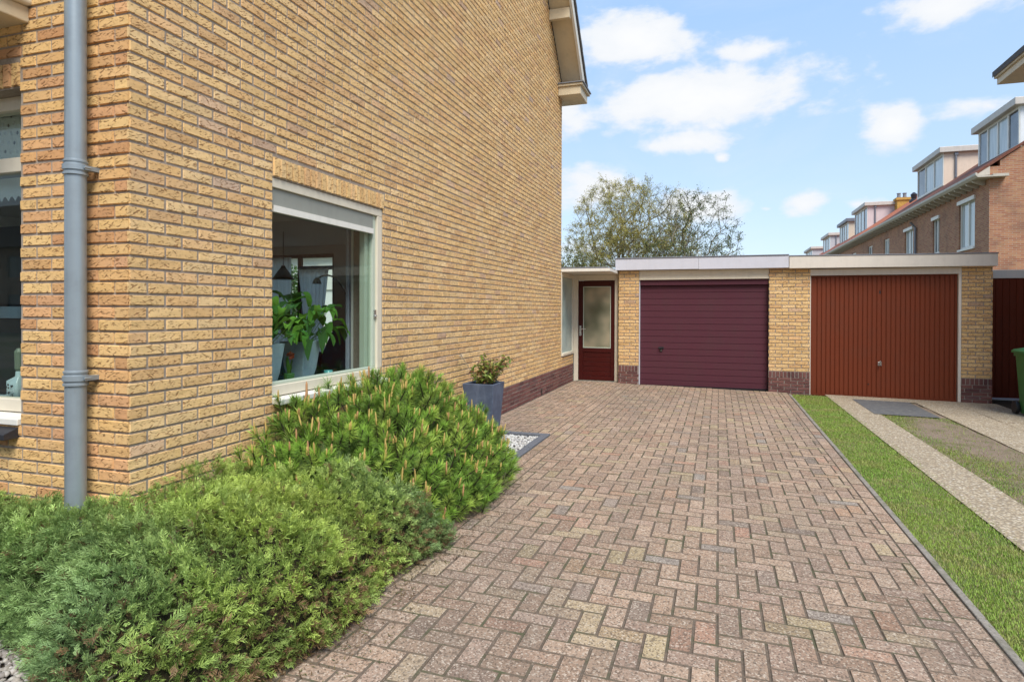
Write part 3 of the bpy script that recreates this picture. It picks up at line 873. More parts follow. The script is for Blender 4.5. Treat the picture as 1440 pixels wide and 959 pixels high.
# front window
fr = MB(); x0, x1, z0, z1 = FW_
ya, yb = YF + .09, YF + .16
fr.box(x0, x1 - .001, ya, yb, z1 - .075, z1 - .001); fr.box(x0, x1 - .001, ya, yb, z0 + .03, z0 + .10)
fr.box(x0, x1 - .001, ya + .004, yb - .004, 2.155, 2.235)
for xx in (x0 + .001, -6.75, -4.95): fr.box(xx, xx + .07, ya + .002, yb - .002, z0 + .101, z1 - .076)
fr.box(x1 - .030, x1 - .001, ya + .002, yb - .002, z0 + .101, z1 - .076)
fwo = fr.build('front_window', M('cream'), house, bevel=.004)
gl = MB(); gl.box(x0 + .07, x1 - .03, ya + .03, ya + .036, z0 + .10, 2.155); gl.box(x0 + .07, x1 - .03, ya + .03, ya + .036, 2.236, z1 - .075); gl.build('glass', M('glass'), fwo)
sl = MB(); sl.prism([(YF + .17, z0 + .031), (YF - .012, z0 + .014), (YF - .012, z0 - .020), (YF + .17, z0 - .012)], 'x', x0, x1 - .004); sl.build('sill', M('white'), fwo, bevel=.004)
sl = MB()
xx = x1 - .012
while xx > x0:
    xa = max(xx - .297, x0); sl.prism([(YF + .005, z0 - .028), (YF - .075, z0 - .058), (YF - .075, z0 - .088), (YF + .005, z0 - .088)], 'x', xa + .003, xx); xx -= .30
sl.build('slate_sill', M('slate'), fwo, bevel=.003)
ins = MB(); ins.box(x0, x1 + .05, YF + .161, YF + .48, z0 + .012, z0 + .045); ins.build('inner_sill', M('pot_grey'), fwo, bevel=.004)
# valances behind the front window: grey cloth with pale square and diamond motifs, scalloped lower edge
va = MB(); yv = YF + .21
va.box(x0 + .05, x1 + .02, yv, yv + .004, 2.20, z1 - .02)
n = 90
top, bot = 2.158, 2.02
pts = [(x0 + .05 + (x1 - x0) * i / (n * 4), bot + .032 * abs(math.sin(math.pi * i / 4 + .9))) for i in range(n * 4 + 1)]
for i in range(len(pts) - 1):
    va.add([(pts[i][0], yv + .004, pts[i][1]), (pts[i + 1][0], yv + .004, pts[i + 1][1]), (pts[i + 1][0], yv + .004, top), (pts[i][0], yv + .004, top)], [(0, 1, 2, 3)])
mo = va; rr = random.Random(4)
for r in range(6):
    for c in range(100):
        cx = x1 - .01 - c * .05 - (r % 2) * .025; cz = 2.26 + r * .052 + rr.uniform(-.006, .006); s = .011
        ym = yv - .0016
        if (r + c) % 3 == 0: mo.add([(cx - s, ym, cz), (cx, ym, cz - s), (cx + s, ym, cz), (cx, ym, cz + s)], [(0, 1, 2, 3)], 2); mo.add([(cx - s * .4, ym - .001, cz), (cx, ym - .001, cz - s * .4), (cx + s * .4, ym - .001, cz), (cx, ym - .001, cz + s * .4)], [(0, 1, 2, 3)], 1)
        elif r % 2: mo.add([(cx - s, ym, cz - s), (cx + s, ym, cz - s), (cx + s, ym, cz + s), (cx - s, ym, cz + s)], [(0, 1, 2, 3)], 1)
        else: mo.add([(cx - s * .8, ym, cz), (cx, ym, cz - s * 1.5), (cx + s * .8, ym, cz), (cx, ym, cz + s * 1.5)], [(0, 1, 2, 3)], 1)
    pass
va.build('valance', [paint('grey_green_valance_cloth', (.56, .61, .61), .9, .1), MAT['net'], MAT['slate']], fwo)

# concrete canopy above the front window
cn = MB(); cn.prism([(1.2, 2.985), (YF + .008, 2.985), (YF + .008, 3.30), (1.2, 3.30)], 'x', -7.5, -3.425)
cno = cn.build('canopy', M('cream'), house, bevel=.018, seg=3)
cn = MB(); cn.box(-7.5, -3.455, 1.24, YF + .007, 2.90, 2.984); cn.build('canopy_soffit', M('soffit'), cno, bevel=.006)

# downpipe with collars and brackets
dp = MB(); cx, cy = -3.018, 2.262
dp.lathe(cx, cy, [(.047, 2.06), (.047, 5.35)], 24); dp.lathe(cx, cy, [(.047, 1.03), (.047, 2.055)], 24); dp.lathe(cx, cy, [(.047, -.05), (.047, 1.025)], 24)
dpo = dp.build('downpipe', M('zinc'), house, smooth=True)
dpo.modifiers.new('edge', 'EDGE_SPLIT').split_angle = .9
for zc in (2.09, 1.055):
    b_ = MB(); b_.lathe(cx, cy, [(.0475, zc - .035), (.0545, zc - .032), (.0545, zc - .022), (.0495, zc - .018), (.0495, zc - .012), (.0565, zc - .009), (.0565, zc + .016), (.0495, zc + .019), (.0495, zc + .026), (.0535, zc + .03), (.0535, zc + .038), (.0475, zc + .042)], 24)
    b_.box(cx + .035, cx + .065, cy + .0, cy + .075, zc - .008, zc + .014)
    b_.tube([(cx + .062, cy - .004, zc + .003), (cx + .062, cy + .03, zc + .003)], .006, 6)
    b_.build('bracket', M('zinc'), dpo, smooth=True).modifiers.new('edge', 'EDGE_SPLIT').split_angle = .7
vt = MB(); vt.box(XW + .0015, XW + .006, 9.885, 9.945, .015, .115); 
vt.build('air_vent', M('black'), house)

# rear window wall seen through the room, and the added unseen window beside it
rw = MB()
for (a, b_, c, d) in [(-9.1, -7.42, 2.47, 2.54), (-9.1, -7.42, .1, .16), (-9.1, -9.03, .161, 2.469), (-7.49, -7.42, .161, 2.469), (-8.33, -8.24, .161, 2.469), (-8.239, -7.491, 2.22, 2.30)]:
    rw.box(a, b_, 10.98, 11.04, c, d)
for (a, b_, c, d) in [(-6.3, -3.3, 2.47, 2.54), (-6.3, -3.3, .12, .19), (-6.3, -6.23, .191, 2.469), (-3.37, -3.3, .191, 2.469), (-4.85, -4.78, .191, 2.469)]:
    rw.box(a, b_, 10.98, 11.04, c, d)
rwo = rw.build('rear_window', M('tile_dark'), house)
gl = MB(); gl.box(-9.03, -7.49, 11.005, 11.011, .16, 2.47); gl.build('glass', M('glass'), rwo)
gl = MB(); gl.box(-6.23, -3.37, 11.005, 11.011, .19, 2.47); gl.build('added_glass', M('glass'), rwo)
# ------------------------------------------------------------------ side entrance between house and garage
ent = thing('side_entrance', 'cream framed entrance porch with dark red half glazed door between house and garage', 'porch', (-2.3, 12.4, 0))
YD = 12.318
g = MB()
g.box(-2.757, -2.672, YD - .02, YD + .09, -.05, 2.108); g.box(-1.940, -1.880, YD - .02, YD + .09, -.05, 2.108); g.box(-2.671, -1.941, YD - .02, YD + .09, 2.0, 2.108)
g.build('door_frame', M('cream'), ent, bevel=.005)
g = MB(); g.box(-2.70, -1.9, YD - .06, YD + .05, -.08, .010); g.build('threshold', M('concrete'), ent, bevel=.005)
d = MB()
d.box(-2.668, -2.578, YD + .012, YD + .055, .018, 1.995); d.box(-2.020, -1.944, YD + .012, YD + .055, .018, 1.995)
d.box(-2.577, -2.021, YD + .012, YD + .055, 1.882, 1.995); d.box(-2.577, -2.021, YD + .012, YD + .055, .575, .655); d.box(-2.577, -2.021, YD + .012, YD + .055, .018, .10)
for k in range(5):
    za = .104 + k * .0945; d.box(-2.577, -2.021, YD + .024, YD + .05, za, za + .0895)
d.box(-2.577, -2.021, YD + .034, YD + .052, .101, .574)
do = d.build('door', M('brown_door'), ent, bevel=.004)
b_ = MB()
for (xa, xb, za, zb) in [(-2.577, -2.56, .656, 1.881), (-2.038, -2.021, .656, 1.881), (-2.559, -2.039, 1.865, 1.881), (-2.559, -2.039, .656, .674)]:
    b_.box(xa, xb, YD + .018, YD + .04, za, zb)
b_.build('glazing_bead', M('greenish'), do, bevel=.003)
g = MB(); g.box(-2.559, -2.039, YD + .028, YD + .036, .674, 1.865); g.build('glass', M('frosted'), do)
h = MB(); h.box(-2.648, -2.608, YD + .004, YD + .0115, .90, 1.10)
h.tube([(-2.628, YD + .006, 1.035), (-2.628, YD - .04, 1.035), (-2.61, YD - .05, 1.035), (-2.51, YD - .05, 1.035)], [.010, .010, .010, .009], 10)
h.tube([(-2.628, YD + .005, .945), (-2.628, YD - .004, .945)], .012, 12)
h.build('handle', M('chrome'), do, smooth=False, bevel=.002)
# window on the house side
g = MB(); xa, xb = XW - .06, XW + .004
g.box(xa, xb, YE + .012, YE + .07, .552, 2.108); g.box(xa, xb, 12.235, YD - .022, .552, 2.108); g.box(xa, xb, YE + .071, 12.234, 2.03, 2.108); g.box(xa, xb + .02, YE + .071, 12.234, .552, .60)
g.build('window_frame', M('cream'), ent, bevel=.004)
g = MB(); g.box(XW - .035, XW - .027, YE + .071, 12.234, .601, 2.029); g.build('side_glass', M('frosted_green'), ent)
g = MB(); g.box(-2.80, -1.86, YE + .004, YD + 1.4, 2.112, 2.165); g.build('porch_roof', M('white'), ent, bevel=.004)
g = MB(); g.box(-2.79, -1.90, YE + .006, YD + 1.42, 2.167, 2.195); g.prism([(-1.955, 2.197), (-1.90, 2.197), (-1.90, 2.25)], 'y', YD - .02, YD + .1); g.build('roof_edging', M('lead'), ent)
g = MB(); g.box(-3.5, -1.85, 13.7, 13.75, 0, 2.1); g.build('back_panel', M('plaster'), ent)

# ------------------------------------------------------------------ garages
YG = 12.168
def pillar(mb, x0, x1, z_ground, z_top, ptop, off):
    mb.box(x0 + .004, x1 - .004, YG + .0095, YG + .45, -.4, z_top, 1)
    o = (0, YG + .009, 0)
    courses(mb, o, (1, 0, 0), (0, -1, 0), x0, x1, ptop, z_top, off=off, sharp0=True, sharp1=True)
def plinth(mb, x0, x1, zg, ptop):
    o = (0, YG + .009, 0)
    courses(mb, o, (1, 0, 0), (0, -1, 0), x0, x1, ptop - .107, ptop, L=.0625, rh=.107, joint=.009, off=x0, dep=.012, soldier=True)
    courses(mb, o, (1, 0, 0), (0, -1, 0), x0, x1, zg - .06, ptop - .107, rh=(ptop - .107 - zg + .06) / 6, joint=.009, off=x0 + .05, dep=.012)
    mb.box(x0 + .001, x1 - .001, YG + .007, YG + .0094, zg - .1, ptop - .002, 1)

ga = thing('garage', 'flat roofed yellow brick garage with aubergine sectional door and lilac grey fascia', 'garage', (0, 14, 0), 'flat roofed garages')
mb = MB(); pillar(mb, -1.845, -1.457, 0, 2.19, .345, -1.845); pillar(mb, .856, 1.533, -.05, 2.17, .325, .86)
mb.box(-1.838, -1.62, YG + .46, 18.0, -.4, 2.17, 1); mb.box(1.1, 1.3, YG + .46, 18, -.5, 2.15, 1); mb.box(-1.61, 1.09, 17.8, 18, -.4, 2.15, 1)
courses(mb, (-1.829 - .009, YG, 0), (0, 1, 0), (-1, 0, 0), .003, 5.8, 0, 2.19, off=.1, dep=.006)
mb.build('wall', M('brick', 'mortar'), ga)
mb = MB(); plinth(mb, -1.846, -1.456, 0, .345); mb.build('plinth', M('plinth_brick', 'mortar_light'), ga)
mb = MB(); plinth(mb, .855, 1.534, -.05, .325); mb.build('plinth', M('plinth_brick', 'mortar_light'), ga)
mb = MB(); mb.box(-1.895, -.36, YG - .10, YG + .2, 2.176, 2.392); mb.box(-.357, 1.178, YG - .10, YG + .2, 2.172, 2.388)
fo = mb.build('fascia', M('trim_grey'), ga, bevel=.004)
mb = MB(); mb.box(-1.905, 1.178, YG - .112, YG + .02, 2.3935, 2.412); mb.build('roof_trim', M('lead'), fo, bevel=.004)
mb = MB(); mb.box(-1.89, 1.178, YG + .205, 18.05, 2.20, 2.38); mb.build('flat_roof', M('asphalt'), ga)
mb = MB(); mb.box(-1.456, .855, YG + .02, YG + .10, 2.012, 2.170); mb.box(-1.456, .855, YG + .006, YG + .11, 1.990, 2.011); mb.build('beam', M('cream'), ga, bevel=.004)
mb = MB(); mb.box(-1.456, -1.440, YG + .03, YG + .1, -.03, 1.989); mb.build('jamb', M('trim_grey'), ga, bevel=.002)
dr = MB(); X0, X1 = -1.438, .850
prof = []; z = 1.872; yb = YG + .10
k = 0; pitch = .1195
while z > -.04:
    zb_ = max(z - pitch, -.05)
    prof += [(yb, z - .0045), (yb, zb_ + .0045), (yb + .009, zb_ + .002), (yb + .009, zb_ - .002)]
    z = zb_; k += 1
    if z <= -.049: break
prof = [(yb + .05, 1.874), (yb, 1.874)] + prof + [(yb + .05, -.055)]
dr.prism(prof[::-1], 'x', X0, X1)
dr.build('door', M('purple'), ga)
mb = MB(); mb.box(X0, X1, YG + .045, YG + .16, 1.885, 1.987); mb.build('door_header', M('purple'), ga, bevel=.004)
mb = MB(); mb.box(X0, X1, yb - .006, yb - .001, -.052, -.018); mb.build('rubber_seal', M('black'), ga)
mb = MB(); mb.box(-1.095, -.995, yb - .010, yb - .001, .675, .712); mb.box(-1.068, -1.022, yb - .012, yb - .001, .62, .674); mb.tube([(-1.045, yb - .01, .69), (-1.045, yb - .035, .69)], .012, 10); mb.box(-1.09, -1.0, yb - .045, yb - .034, .68, .70)
ho = mb.build('handle', M('black'), ga, bevel=.003)
mb = MB(); mb.tube([(-1.045, yb - .0125, .645), (-1.045, yb - .016, .645)], .010, 12); mb.build('lock', M('chrome'), ho)

gb = thing('garage', 'flat roofed yellow brick garage with rust brown vertically ribbed door and cream fascia', 'garage', (2.6, 14, 0), 'flat roofed garages')
mb = MB(); pillar(mb, 3.817, 4.247, -.1, 2.15, .305, 3.80)
mb.box(4.05, 4.238, YG + .46, 18, -.5, 2.14, 1); mb.box(1.31, 4.04, 17.8, 18, -.5, 2.14, 1)
courses(mb, (4.238, YG, 0), (0, 1, 0), (1, 0, 0), .003, 5.8, -.12, 2.14, off=.1, dep=.009)
mb.build('wall', M('brick', 'mortar'), gb)
mb = MB(); plinth(mb, 3.816, 4.249, -.1, .305); mb.build('plinth', M('plinth_brick', 'mortar_light'), gb)
mb = MB(); courses(mb, (4.2385, YG, 0), (0, 1, 0), (1, 0, 0), .003, .45, -.12, .305, rh=.0575, joint=.009, off=.05, dep=.012)
mb.build('side_plinth', M('plinth_brick', 'mortar_light'), gb)
mb = MB(); mb.prism([(1.181, 2.160), (4.275, 2.146), (4.275, 2.345), (1.181, 2.372)], 'y', YG - .115, YG + .2)
fo = mb.build('fascia', M('trim_cream'), gb, bevel=.004)
mb = MB(); mb.prism([(1.181, 2.3735), (4.285, 2.3465), (4.285, 2.362), (1.181, 2.390)], 'y', YG - .125, YG + .02); mb.build('roof_trim', M('lead'), fo, bevel=.003)
mb = MB(); mb.box(1.181, 4.27, YG + .205, 18.05, 2.17, 2.34); mb.build('flat_roof', M('asphalt'), gb)
mb = MB(); mb.box(1.5345, 3.815, YG + .004, YG + .10, 2.032, 2.145); mb.build('beam', M('trim_cream'), gb, bevel=.004)
mb = MB(); mb.box(3.772, 3.814, YG + .004, YG + .1, -.12, 2.031); mb.build('jamb', M('trim_cream'), gb, bevel=.003)
mb = MB(); mb.box(1.5345, 1.548, YG + .02, YG + .1, -.08, 2.031); mb.build('jamb', M('trim_cream'), gb, bevel=.003)
dr = MB(); X0, X1 = 1.552, 3.768; yb = YG + .055
prof = []; n = 30; p = (X1 - X0 - .06) / n
for k in range(n):
    a = X0 + .03 + k * p
    prof += [(a + .006, yb), (a + p - .016, yb), (a + p - .010, yb + .012), (a + p - .004, yb + .012)]
prof = [(X0 + .03, yb + .03)] + [(X0 + .03, yb)] + prof + [(X1 - .03, yb), (X1 - .03, yb + .03)]
dr.prism(prof, 'z', -.055, 2.00)
dr.box(X0, X0 + .029, yb - .004, yb + .03, -.075, 2.028); dr.box(X1 - .029, X1, yb - .004, yb + .03, -.095, 2.028); dr.box(X0 + .0295, X1 - .0295, yb - .003, yb + .03, 2.001, 2.027)
dr.prism([(X0 + .0295, -.08), (X1 - .0295, -.098), (X1 - .0295, -.056), (X0 + .0295, -.056)], 'y', yb - .003, yb + .03)
dr.build('door', M('red_door'), gb)
mb = MB(); mb.box(2.607, 2.663, yb - .008, yb - .001, .47, .535); mb.tube([(2.635, yb - .006, .51), (2.635, yb - .05, .51)], .011, 10); mb.tube([(2.635, yb - .052, .475), (2.635, yb - .052, .56)], .012, 10)
mb.build('handle', M('chrome'), gb, bevel=.002)
mb = MB(); mb.box(2.623, 2.645, yb - .005, yb - .001, 1.71, 1.76); mb.build('door_stop', M('black'), gb)
mb = MB(); mb.tube([(2.464, yb - .005, .145), (2.464, yb - .001, .145)], .012, 10); mb.build('keyhole', M('black'), gb)

gt = thing('garage_door', 'deep red ribbed door under a white lintel set back beside the right garage', 'door', (4.7, 13, 0))
mb = MB(); yb = 12.95; prof = []; x = 4.262
while x < 5.07:
    prof += [(x + .005, yb), (min(x + .1, 5.085) - .012, yb), (min(x + .1, 5.085) - .008, yb + .01), (min(x + .1, 5.085) - .002, yb + .01)]; x += .1
prof = [(4.262, yb + .04), (4.262, yb)] + prof + [(5.09, yb), (5.09, yb + .04)]
mb.prism(prof, 'z', -.08, 1.982); mb.build('door_leaf', M('dark_red'), gt)
mb = MB(); mb.box(4.262, 5.09, yb - .02, yb + .1, 1.984, 2.127); mb.build('lintel', M('white'), gt, bevel=.004)
mb = MB(); mb.box(4.262, 5.09, yb - .01, yb + .04, -.118, -.083); mb.build('threshold', M('trim_grey'), gt)

# ------------------------------------------------------------------ houses across the street behind the viewer, mirrored in the front window
oh = thing('street_house', 'brick houses across the street, mirrored in the front window', 'house', (-4, -26, 0))
g = MB(); wins_ = [(x_, x_ + 1.6, z_, z_ + 1.5) for x_ in range(-78, 38, 6) for z_ in (.9, 3.6)]
wall_boxes(g, 'y', -26.3, -26, -82, 44, -.3, 5.8, wins_); g.prism([(-34, -.3), (-26.31, -.3), (-26.31, 5.8), (-34, 5.8)], 'x', -82, 44); g.build('wall', M('row_brick'), oh)
g = MB(); g.prism([(-34.6, 5.7), (-25.5, 5.7), (-30, 9.6)], 'x', -82.3, 44.3); g.build('roof', M('tile_dark'), oh)
for w_ in wins_:
    g = MB(); g.box(w_[0], w_[1], -26.2, -26.15, w_[2], w_[3]); g.build('window', M('far_glass'), oh)

# ------------------------------------------------------------------ neighbouring house on the right (only its roof corner reaches the picture)
nh = thing('brick_house', 'house at the right edge of which only the pale boxed eave corner shows', 'house', (8, 8, 0))
NX, NY0, NY1, NE = 5.16, 9.0, 13.0, 5.46
g = MB(); g.prism([(NX, -.4), (11.6, -.4), (11.6, NE), (8.4, NE + 2.9), (NX, NE)], 'y', NY0, NY1); g.build('wall', M('row_brick'), nh)
g = MB(); g.prism([(4.60, NE + .10), (8.4, NE + 3.35), (12.2, NE + .10), (12.2, NE + .20), (8.4, NE + 3.46), (4.60, NE + .20)], 'y', NY0 - .25, NY1 + .28); r2 = g.build('roof', M('tile_dark'), nh)
g = MB(); g.box(4.66, NX - .002, NY0 - .2, NY1 + .25, NE - .04, NE + .07); g.box(4.62, 4.70, NY0 - .22, NY1 + .27, NE + .071, NE + .13); g.build('boxed_eave', M('soffit'), r2, bevel=.006)

# ------------------------------------------------------------------ green wheeled bin
bn = thing('wheeled_bin', 'green wheeled rubbish bin standing by the deep red door at the right edge', 'bin', (4.3, 10.7, gz(4.3)))
bx, by, bz = 4.40, 10.85, gz(4.3)
def rrect(cx, cy, hx, hy, r, z, n=4):
    out = []
    for (sx, sy, a0) in ((1, 1, 0), (-1, 1, 90), (-1, -1, 180), (1, -1, 270)):
        for k in range(n + 1):
            a = math.radians(a0 + 90 * k / n); out.append((cx + sx * (hx - r) + r * math.cos(a), cy + sy * (hy - r) + r * math.sin(a), z))
    return out
g = MB(); g.ring_loft([rrect(bx, by, .195, .22, .04, bz + .03), rrect(bx, by, .20, .225, .04, bz + .10), rrect(bx, by, .245, .27, .05, bz + .86), rrect(bx, by, .262, .29, .05, bz + .862), rrect(bx, by, .262, .29, .05, bz + .905)])
g.build('body', M('bin_green'), bn, smooth=True).modifiers.new('e', 'EDGE_SPLIT').split_angle = .6
g = MB(); g.ring_loft([rrect(bx, by, .285, .31, .05, bz + .908), rrect(bx, by, .285, .31, .05, bz + .938), rrect(bx, by, .26, .285, .05, bz + .96), rrect(bx, by, .18, .2, .05, bz + .985)])
g.box(bx - .03, bx + .03, by - .335, by - .305, bz + .925, bz + .945)
g.build('lid', M('bin_green'), bn, smooth=True).modifiers.new('e', 'EDGE_SPLIT').split_angle = .5
g = MB(); g.tube([(bx - .2, by + .36, bz + .90), (bx + .2, by + .36, bz + .90)], .014, 8); g.box(bx - .2, bx - .17, by + .28, by + .36, bz + .88, bz + .91); g.box(bx + .17, bx + .2, by + .28, by + .36, bz + .88, bz + .91); g.build('handle', M('bin_green'), bn)
for s in (-1, 1):
    g = MB(); g.tube([(bx + s * .215, by + .24, bz + .10), (bx + s * .26, by + .24, bz + .10)], .10, 18); g.build('wheel', M('black'), bn, bevel=.01)
g = MB(); g.box(bx - .13, bx - .04, by - .268, by - .255, bz + .62, bz + .68); g.build('sticker', M('net'), bn)

# ------------------------------------------------------------------ terrace of brown-red houses behind the garages
dorm_white = paint('dormer_white', (.72, .73, .75), .45, .25); dorm_cream = paint('dormer_cream', (.72, .58, .46), .5, .2)
dorm_pink = paint('dormer_pinkish', (.62, .52, .52), .5, .2); dorm_grey = paint('dormer_grey', (.46, .47, .50), .5, .2); dorm_beige = paint('dormer_beige', (.60, .53, .42), .5, .2)
edge_dark = paint('dark_dormer_trim', (.16, .17, .20), .4, .3); edge_pale = paint('pale_dormer_trim', (.56, .51, .46), .5, .4)
XF = 8.70; ZEV = 5.97; RS = .70
def roofz(x): return ZEV + .17 + (x - 8.25) * RS
TERR = [
    # y0, y1, dormer(y0,y1,top,bottom,clad,trim,panes), windows [(y0,y1,z0,z1,curtained)], label
    (25.28, 31.2, (25.25, 28.75, 8.56, 6.86, dorm_white, edge_pale, 4), [(26.53, 28.1, 3.75, 5.52, 1), (30.33, 31.18, 3.85, 5.35, 0)], 'end house of the brick terrace with wide white dormer and gable wall to the garages'),
    (31.2, 38.2, (32.75, 36.6, 8.76, 6.98, dorm_cream, edge_pale, 3), [(34.05, 35.45, 3.9, 5.38, 1)], 'terraced brick house with cream sided dormer behind the right garage'),
    (38.2, 46.0, None, [(38.4, 39.6, 4.0, 5.38, 1), (42.3, 43.5, 4.0, 5.38, 0)], 'terraced brick house with plain orange tiled roof and no dormer'),
    (46.0, 53.2, (47.9, 52.0, 8.80, 6.75, dorm_pink, edge_pale, 4), [(47.0, 48.3, 4.0, 5.38, 1), (50.5, 51.7, 4.0, 5.38, 0)], 'terraced brick house with pinkish white dormer and ochre chimney'),
    (53.2, 60.3, (54.3, 58.1, 8.62, 6.76, dorm_beige, edge_dark, 4), [(55, 56.3, 4.0, 5.38, 0)], 'terraced brick house whose beige dormer has a dark edged flat roof'),
    (60.3, 69.0, (62.7, 66.8, 8.50, 6.80, dorm_grey, edge_pale, 3), [(63, 64.3, 4.0, 5.38, 0)], 'terraced brick house with pale grey dormer near the far end of the row'),
    (69.0, 82.0, (74.0, 79.5, 8.35, 6.80, dorm_grey, edge_pale, 4), [(73, 74.3, 4.0, 5.38, 0)], 'last terraced brick house of the row whose dormer only just clears the garage roof'),
]
br = MB(); br.prism([(8.30, 5.935), (8.69, 5.935), (8.69, 5.77), (8.62, 5.77), (8.34, 5.87)], 'y', -.05, .05)
br_o = None
for hi_, (y0, y1, dm, wins, lab) in enumerate(TERR):
    hs = thing('terraced_house', lab, 'house', (12, (y0 + y1) / 2, 0), 'brown red terraced houses')
    g = MB(); wall_boxes(g, 'x', XF, XF + .3, y0 + .001, y1, -.3, roofz(XF) - .12, [(w[0], w[1], w[2], w[3]) for w in wins])
    g.prism([(XF + .301, -.3), (16.7, -.3), (16.7, ZEV), (12.7, roofz(12.7) - .13), (XF + .301, roofz(XF + .3) - .13)], 'y', y0 + .001, y0 + .25) if hi_ == 0 else g.prism([(XF + .301, 0), (16.7, 0), (16.7, ZEV), (12.7, roofz(12.7) - .2), (XF + .301, ZEV + .2)], 'y', y0 + .002, y0 + .2)
    g.box(16.4, 16.7, y0 + .3, y1, -.3, ZEV); g.build('wall', M('row_brick'), hs)
    ov = -.06 if hi_ == 0 else 0
    g = MB(); g.prism([(8.22, roofz(8.22)), (12.7, roofz(12.7)), (17.2, roofz(8.22)), (17.2, roofz(8.22) - .10), (12.7, roofz(12.7) - .12), (8.22, roofz(8.22) - .10)], 'y', y0 + ov, y1 - .002)
    ro = g.build('roof', M('bright_tile' if hi_ == 2 else 'orange_tile' if hi_ > 2 else 'brown_tile'), hs)
    g = MB(); ya = y0 - (.30 if hi_ == 0 else 0)
    g.prism([(8.24, ZEV + .13), (8.20, ZEV + .13), (8.20, ZEV + .05), (8.27, ZEV - .03), (8.699, ZEV - .03), (8.699, ZEV + .0), (8.30, ZEV + .04)], 'y', ya, y1 - .003)
    if hi_ == 0: g.box(8.699 + .002, 9.15, ya, y0 - .001, ZEV - .03, ZEV + .06); g.prism([(8.28, ZEV + .075), (8.698, ZEV + .075), (8.698, roofz(8.698) - .11), (8.28, roofz(8.28) - .105)], 'y', y0 - .05, y0 + .03)
    go = g.build('gutter', M('gutter_paint'), hs)
    yy = y0 + .35
    while yy < y1:
        if br_o is None:
            b_ = br.build('bracket', M('gutter_paint'), go); br_o = b_
        else:
            b_ = br_o.copy(); COL.objects.link(b_); b_.parent = go; b_.matrix_parent_inverse = Matrix.Identity(4)
        b_.location = (0, yy, 0); yy += .58
    for (w0, w1, za, zb, cur) in wins:
        g = MB()
        g.box(XF + .06, XF + .14, w0, w1, za, za + .08); g.box(XF + .06, XF + .14, w0, w1, zb - .08, zb); g.box(XF + .06, XF + .14, w0, w0 + .08, za + .081, zb - .081); g.box(XF + .06, XF + .14, w1 - .08, w1, za + .081, zb - .081)
        g.box(XF + .065, XF + .135, (w0 + w1) / 2 - .05, (w0 + w1) / 2 + .05, za + .081, zb - .081)
        g.box(XF - .06, XF + .02, w0 - .06, w1 + .06, zb + .003 - .07, zb + .07) if hi_ < 2 else None
        wo_ = g.build('window', M('white'), hs)
        g = MB(); g.box(XF + .10, XF + .11, w0 + .08, w1 - .08, za + .08, zb - .08); g.build('pane', M('curtain_glass' if cur else 'far_glass'), wo_)
        g = MB(); g.box(XF - .05, XF + .055, w0 - .05, w1 + .05, za - .07, za - .002); g.build('sill', M('white'), wo_)
    if dm:
        d0, d1, zt, zb, clad, trim, npn = dm
        xd = 9.55
        xr = 8.25 + (zt - ZEV - .17) / RS + .15
        g = MB(); 
        for (ya, yb2) in ((d0, d0 + .12), (d1 - .12, d1)):
            g.prism([(xd, roofz(xd) - .1), (xr, zt - .25), (xd, zt - .25)], 'y', ya, yb2)
        g.box(xd + .001, xd + .1, d0 + .121, d1 - .121, roofz(xd) - .15, zb + .08)
        do_ = g.build('dormer', [clad], hs)
        g = MB(); g.box(xd - .22, xr + .3, d0 - .18, d1 + .18, zt - .25, zt); g.build('flat_roof', [trim], do_, bevel=.02)
        g = MB(); zz0, zz1 = zb + .081, zt - .252
        g.box(xd - .03, xd + .05, d0 + .002, d1 - .002, zz0, zz0 + .10); g.box(xd - .03, xd + .05, d0 + .002, d1 - .002, zz1 - .08, zz1)
        wv_ = (d1 - d0 - .004) / npn
        for k in range(npn + 1):
            yc = min(max(d0 + .002 + k * wv_, d0 + .05), d1 - .05); g.box(xd - .028, xd + .048, yc - .045, yc + .045, zz0 + .101, zz1 - .081)
        wo_ = g.build('window', M('white'), do_)
        for k in range(npn):
            ya, yb2 = d0 + .002 + k * wv_ + .04, d0 + .002 + (k + 1) * wv_ - .04
            g = MB(); g.box(xd + .005, xd + .015, ya, yb2, zz0 + .1, zz1 - .08); g.build('pane', M('curtain_glass' if (k + hi_) % 3 else 'far_glass'), wo_)
        if hi_ in (1, 3, 5):
            g = MB(); g.tube([(xd + .45, d0 - .05, zt - .26), (xd + .45, d0 - .05, roofz(xd + .45) + .02)], .045, 8); g.box(xd + .38, xd + .52, d0 - .11, d0 - .002, zt - .38, zt - .26); g.build('drainpipe', M('lead'), do_)
    if hi_ == 1:
        g = MB(); g.tube([(XF - .07, 33.43, 2.0), (XF - .07, 33.43, 5.3), (XF - .28, 33.43, 5.55)], .05, 10); g.build('drainpipe', M('lead'), hs)
    if hi_ == 3:
        xc, yc, zc = 11.5, 47.6, 8.92
        g = MB(); g.box(xc - .35, xc + .35, yc - .35, yc + .35, roofz(xc) - .3, zc - .16); g.box(xc - .42, xc + .42, yc - .42, yc + .42, zc - .159, zc)
        ch = g.build('chimney', [rough_mat('ochre_brick', (.42, .25, .06), (.55, .33, .09), 8)], hs)
        for q in (-.18, .16):
            g = MB(); g.lathe(xc + q, yc, [(.12, zc + .001), (.10, zc + .28), (.13, zc + .29), (.13, zc + .34)], 10); g.build('chimney_pot', M('lead'), ch)
    if hi_ == 2:
        xc, yc, zb, zt = 10.5, 41.0, 7.3, 8.18
        g = MB(); g.lathe(xc, yc, [(.15, zb), (.15, zt - .62), (.24, zt - .55), (.22, zt - .42), (.13, zt - .36), (.17, zt - .12), (.05, zt)], 12)
        g.build('vent_pipe', M('slate'), hs)
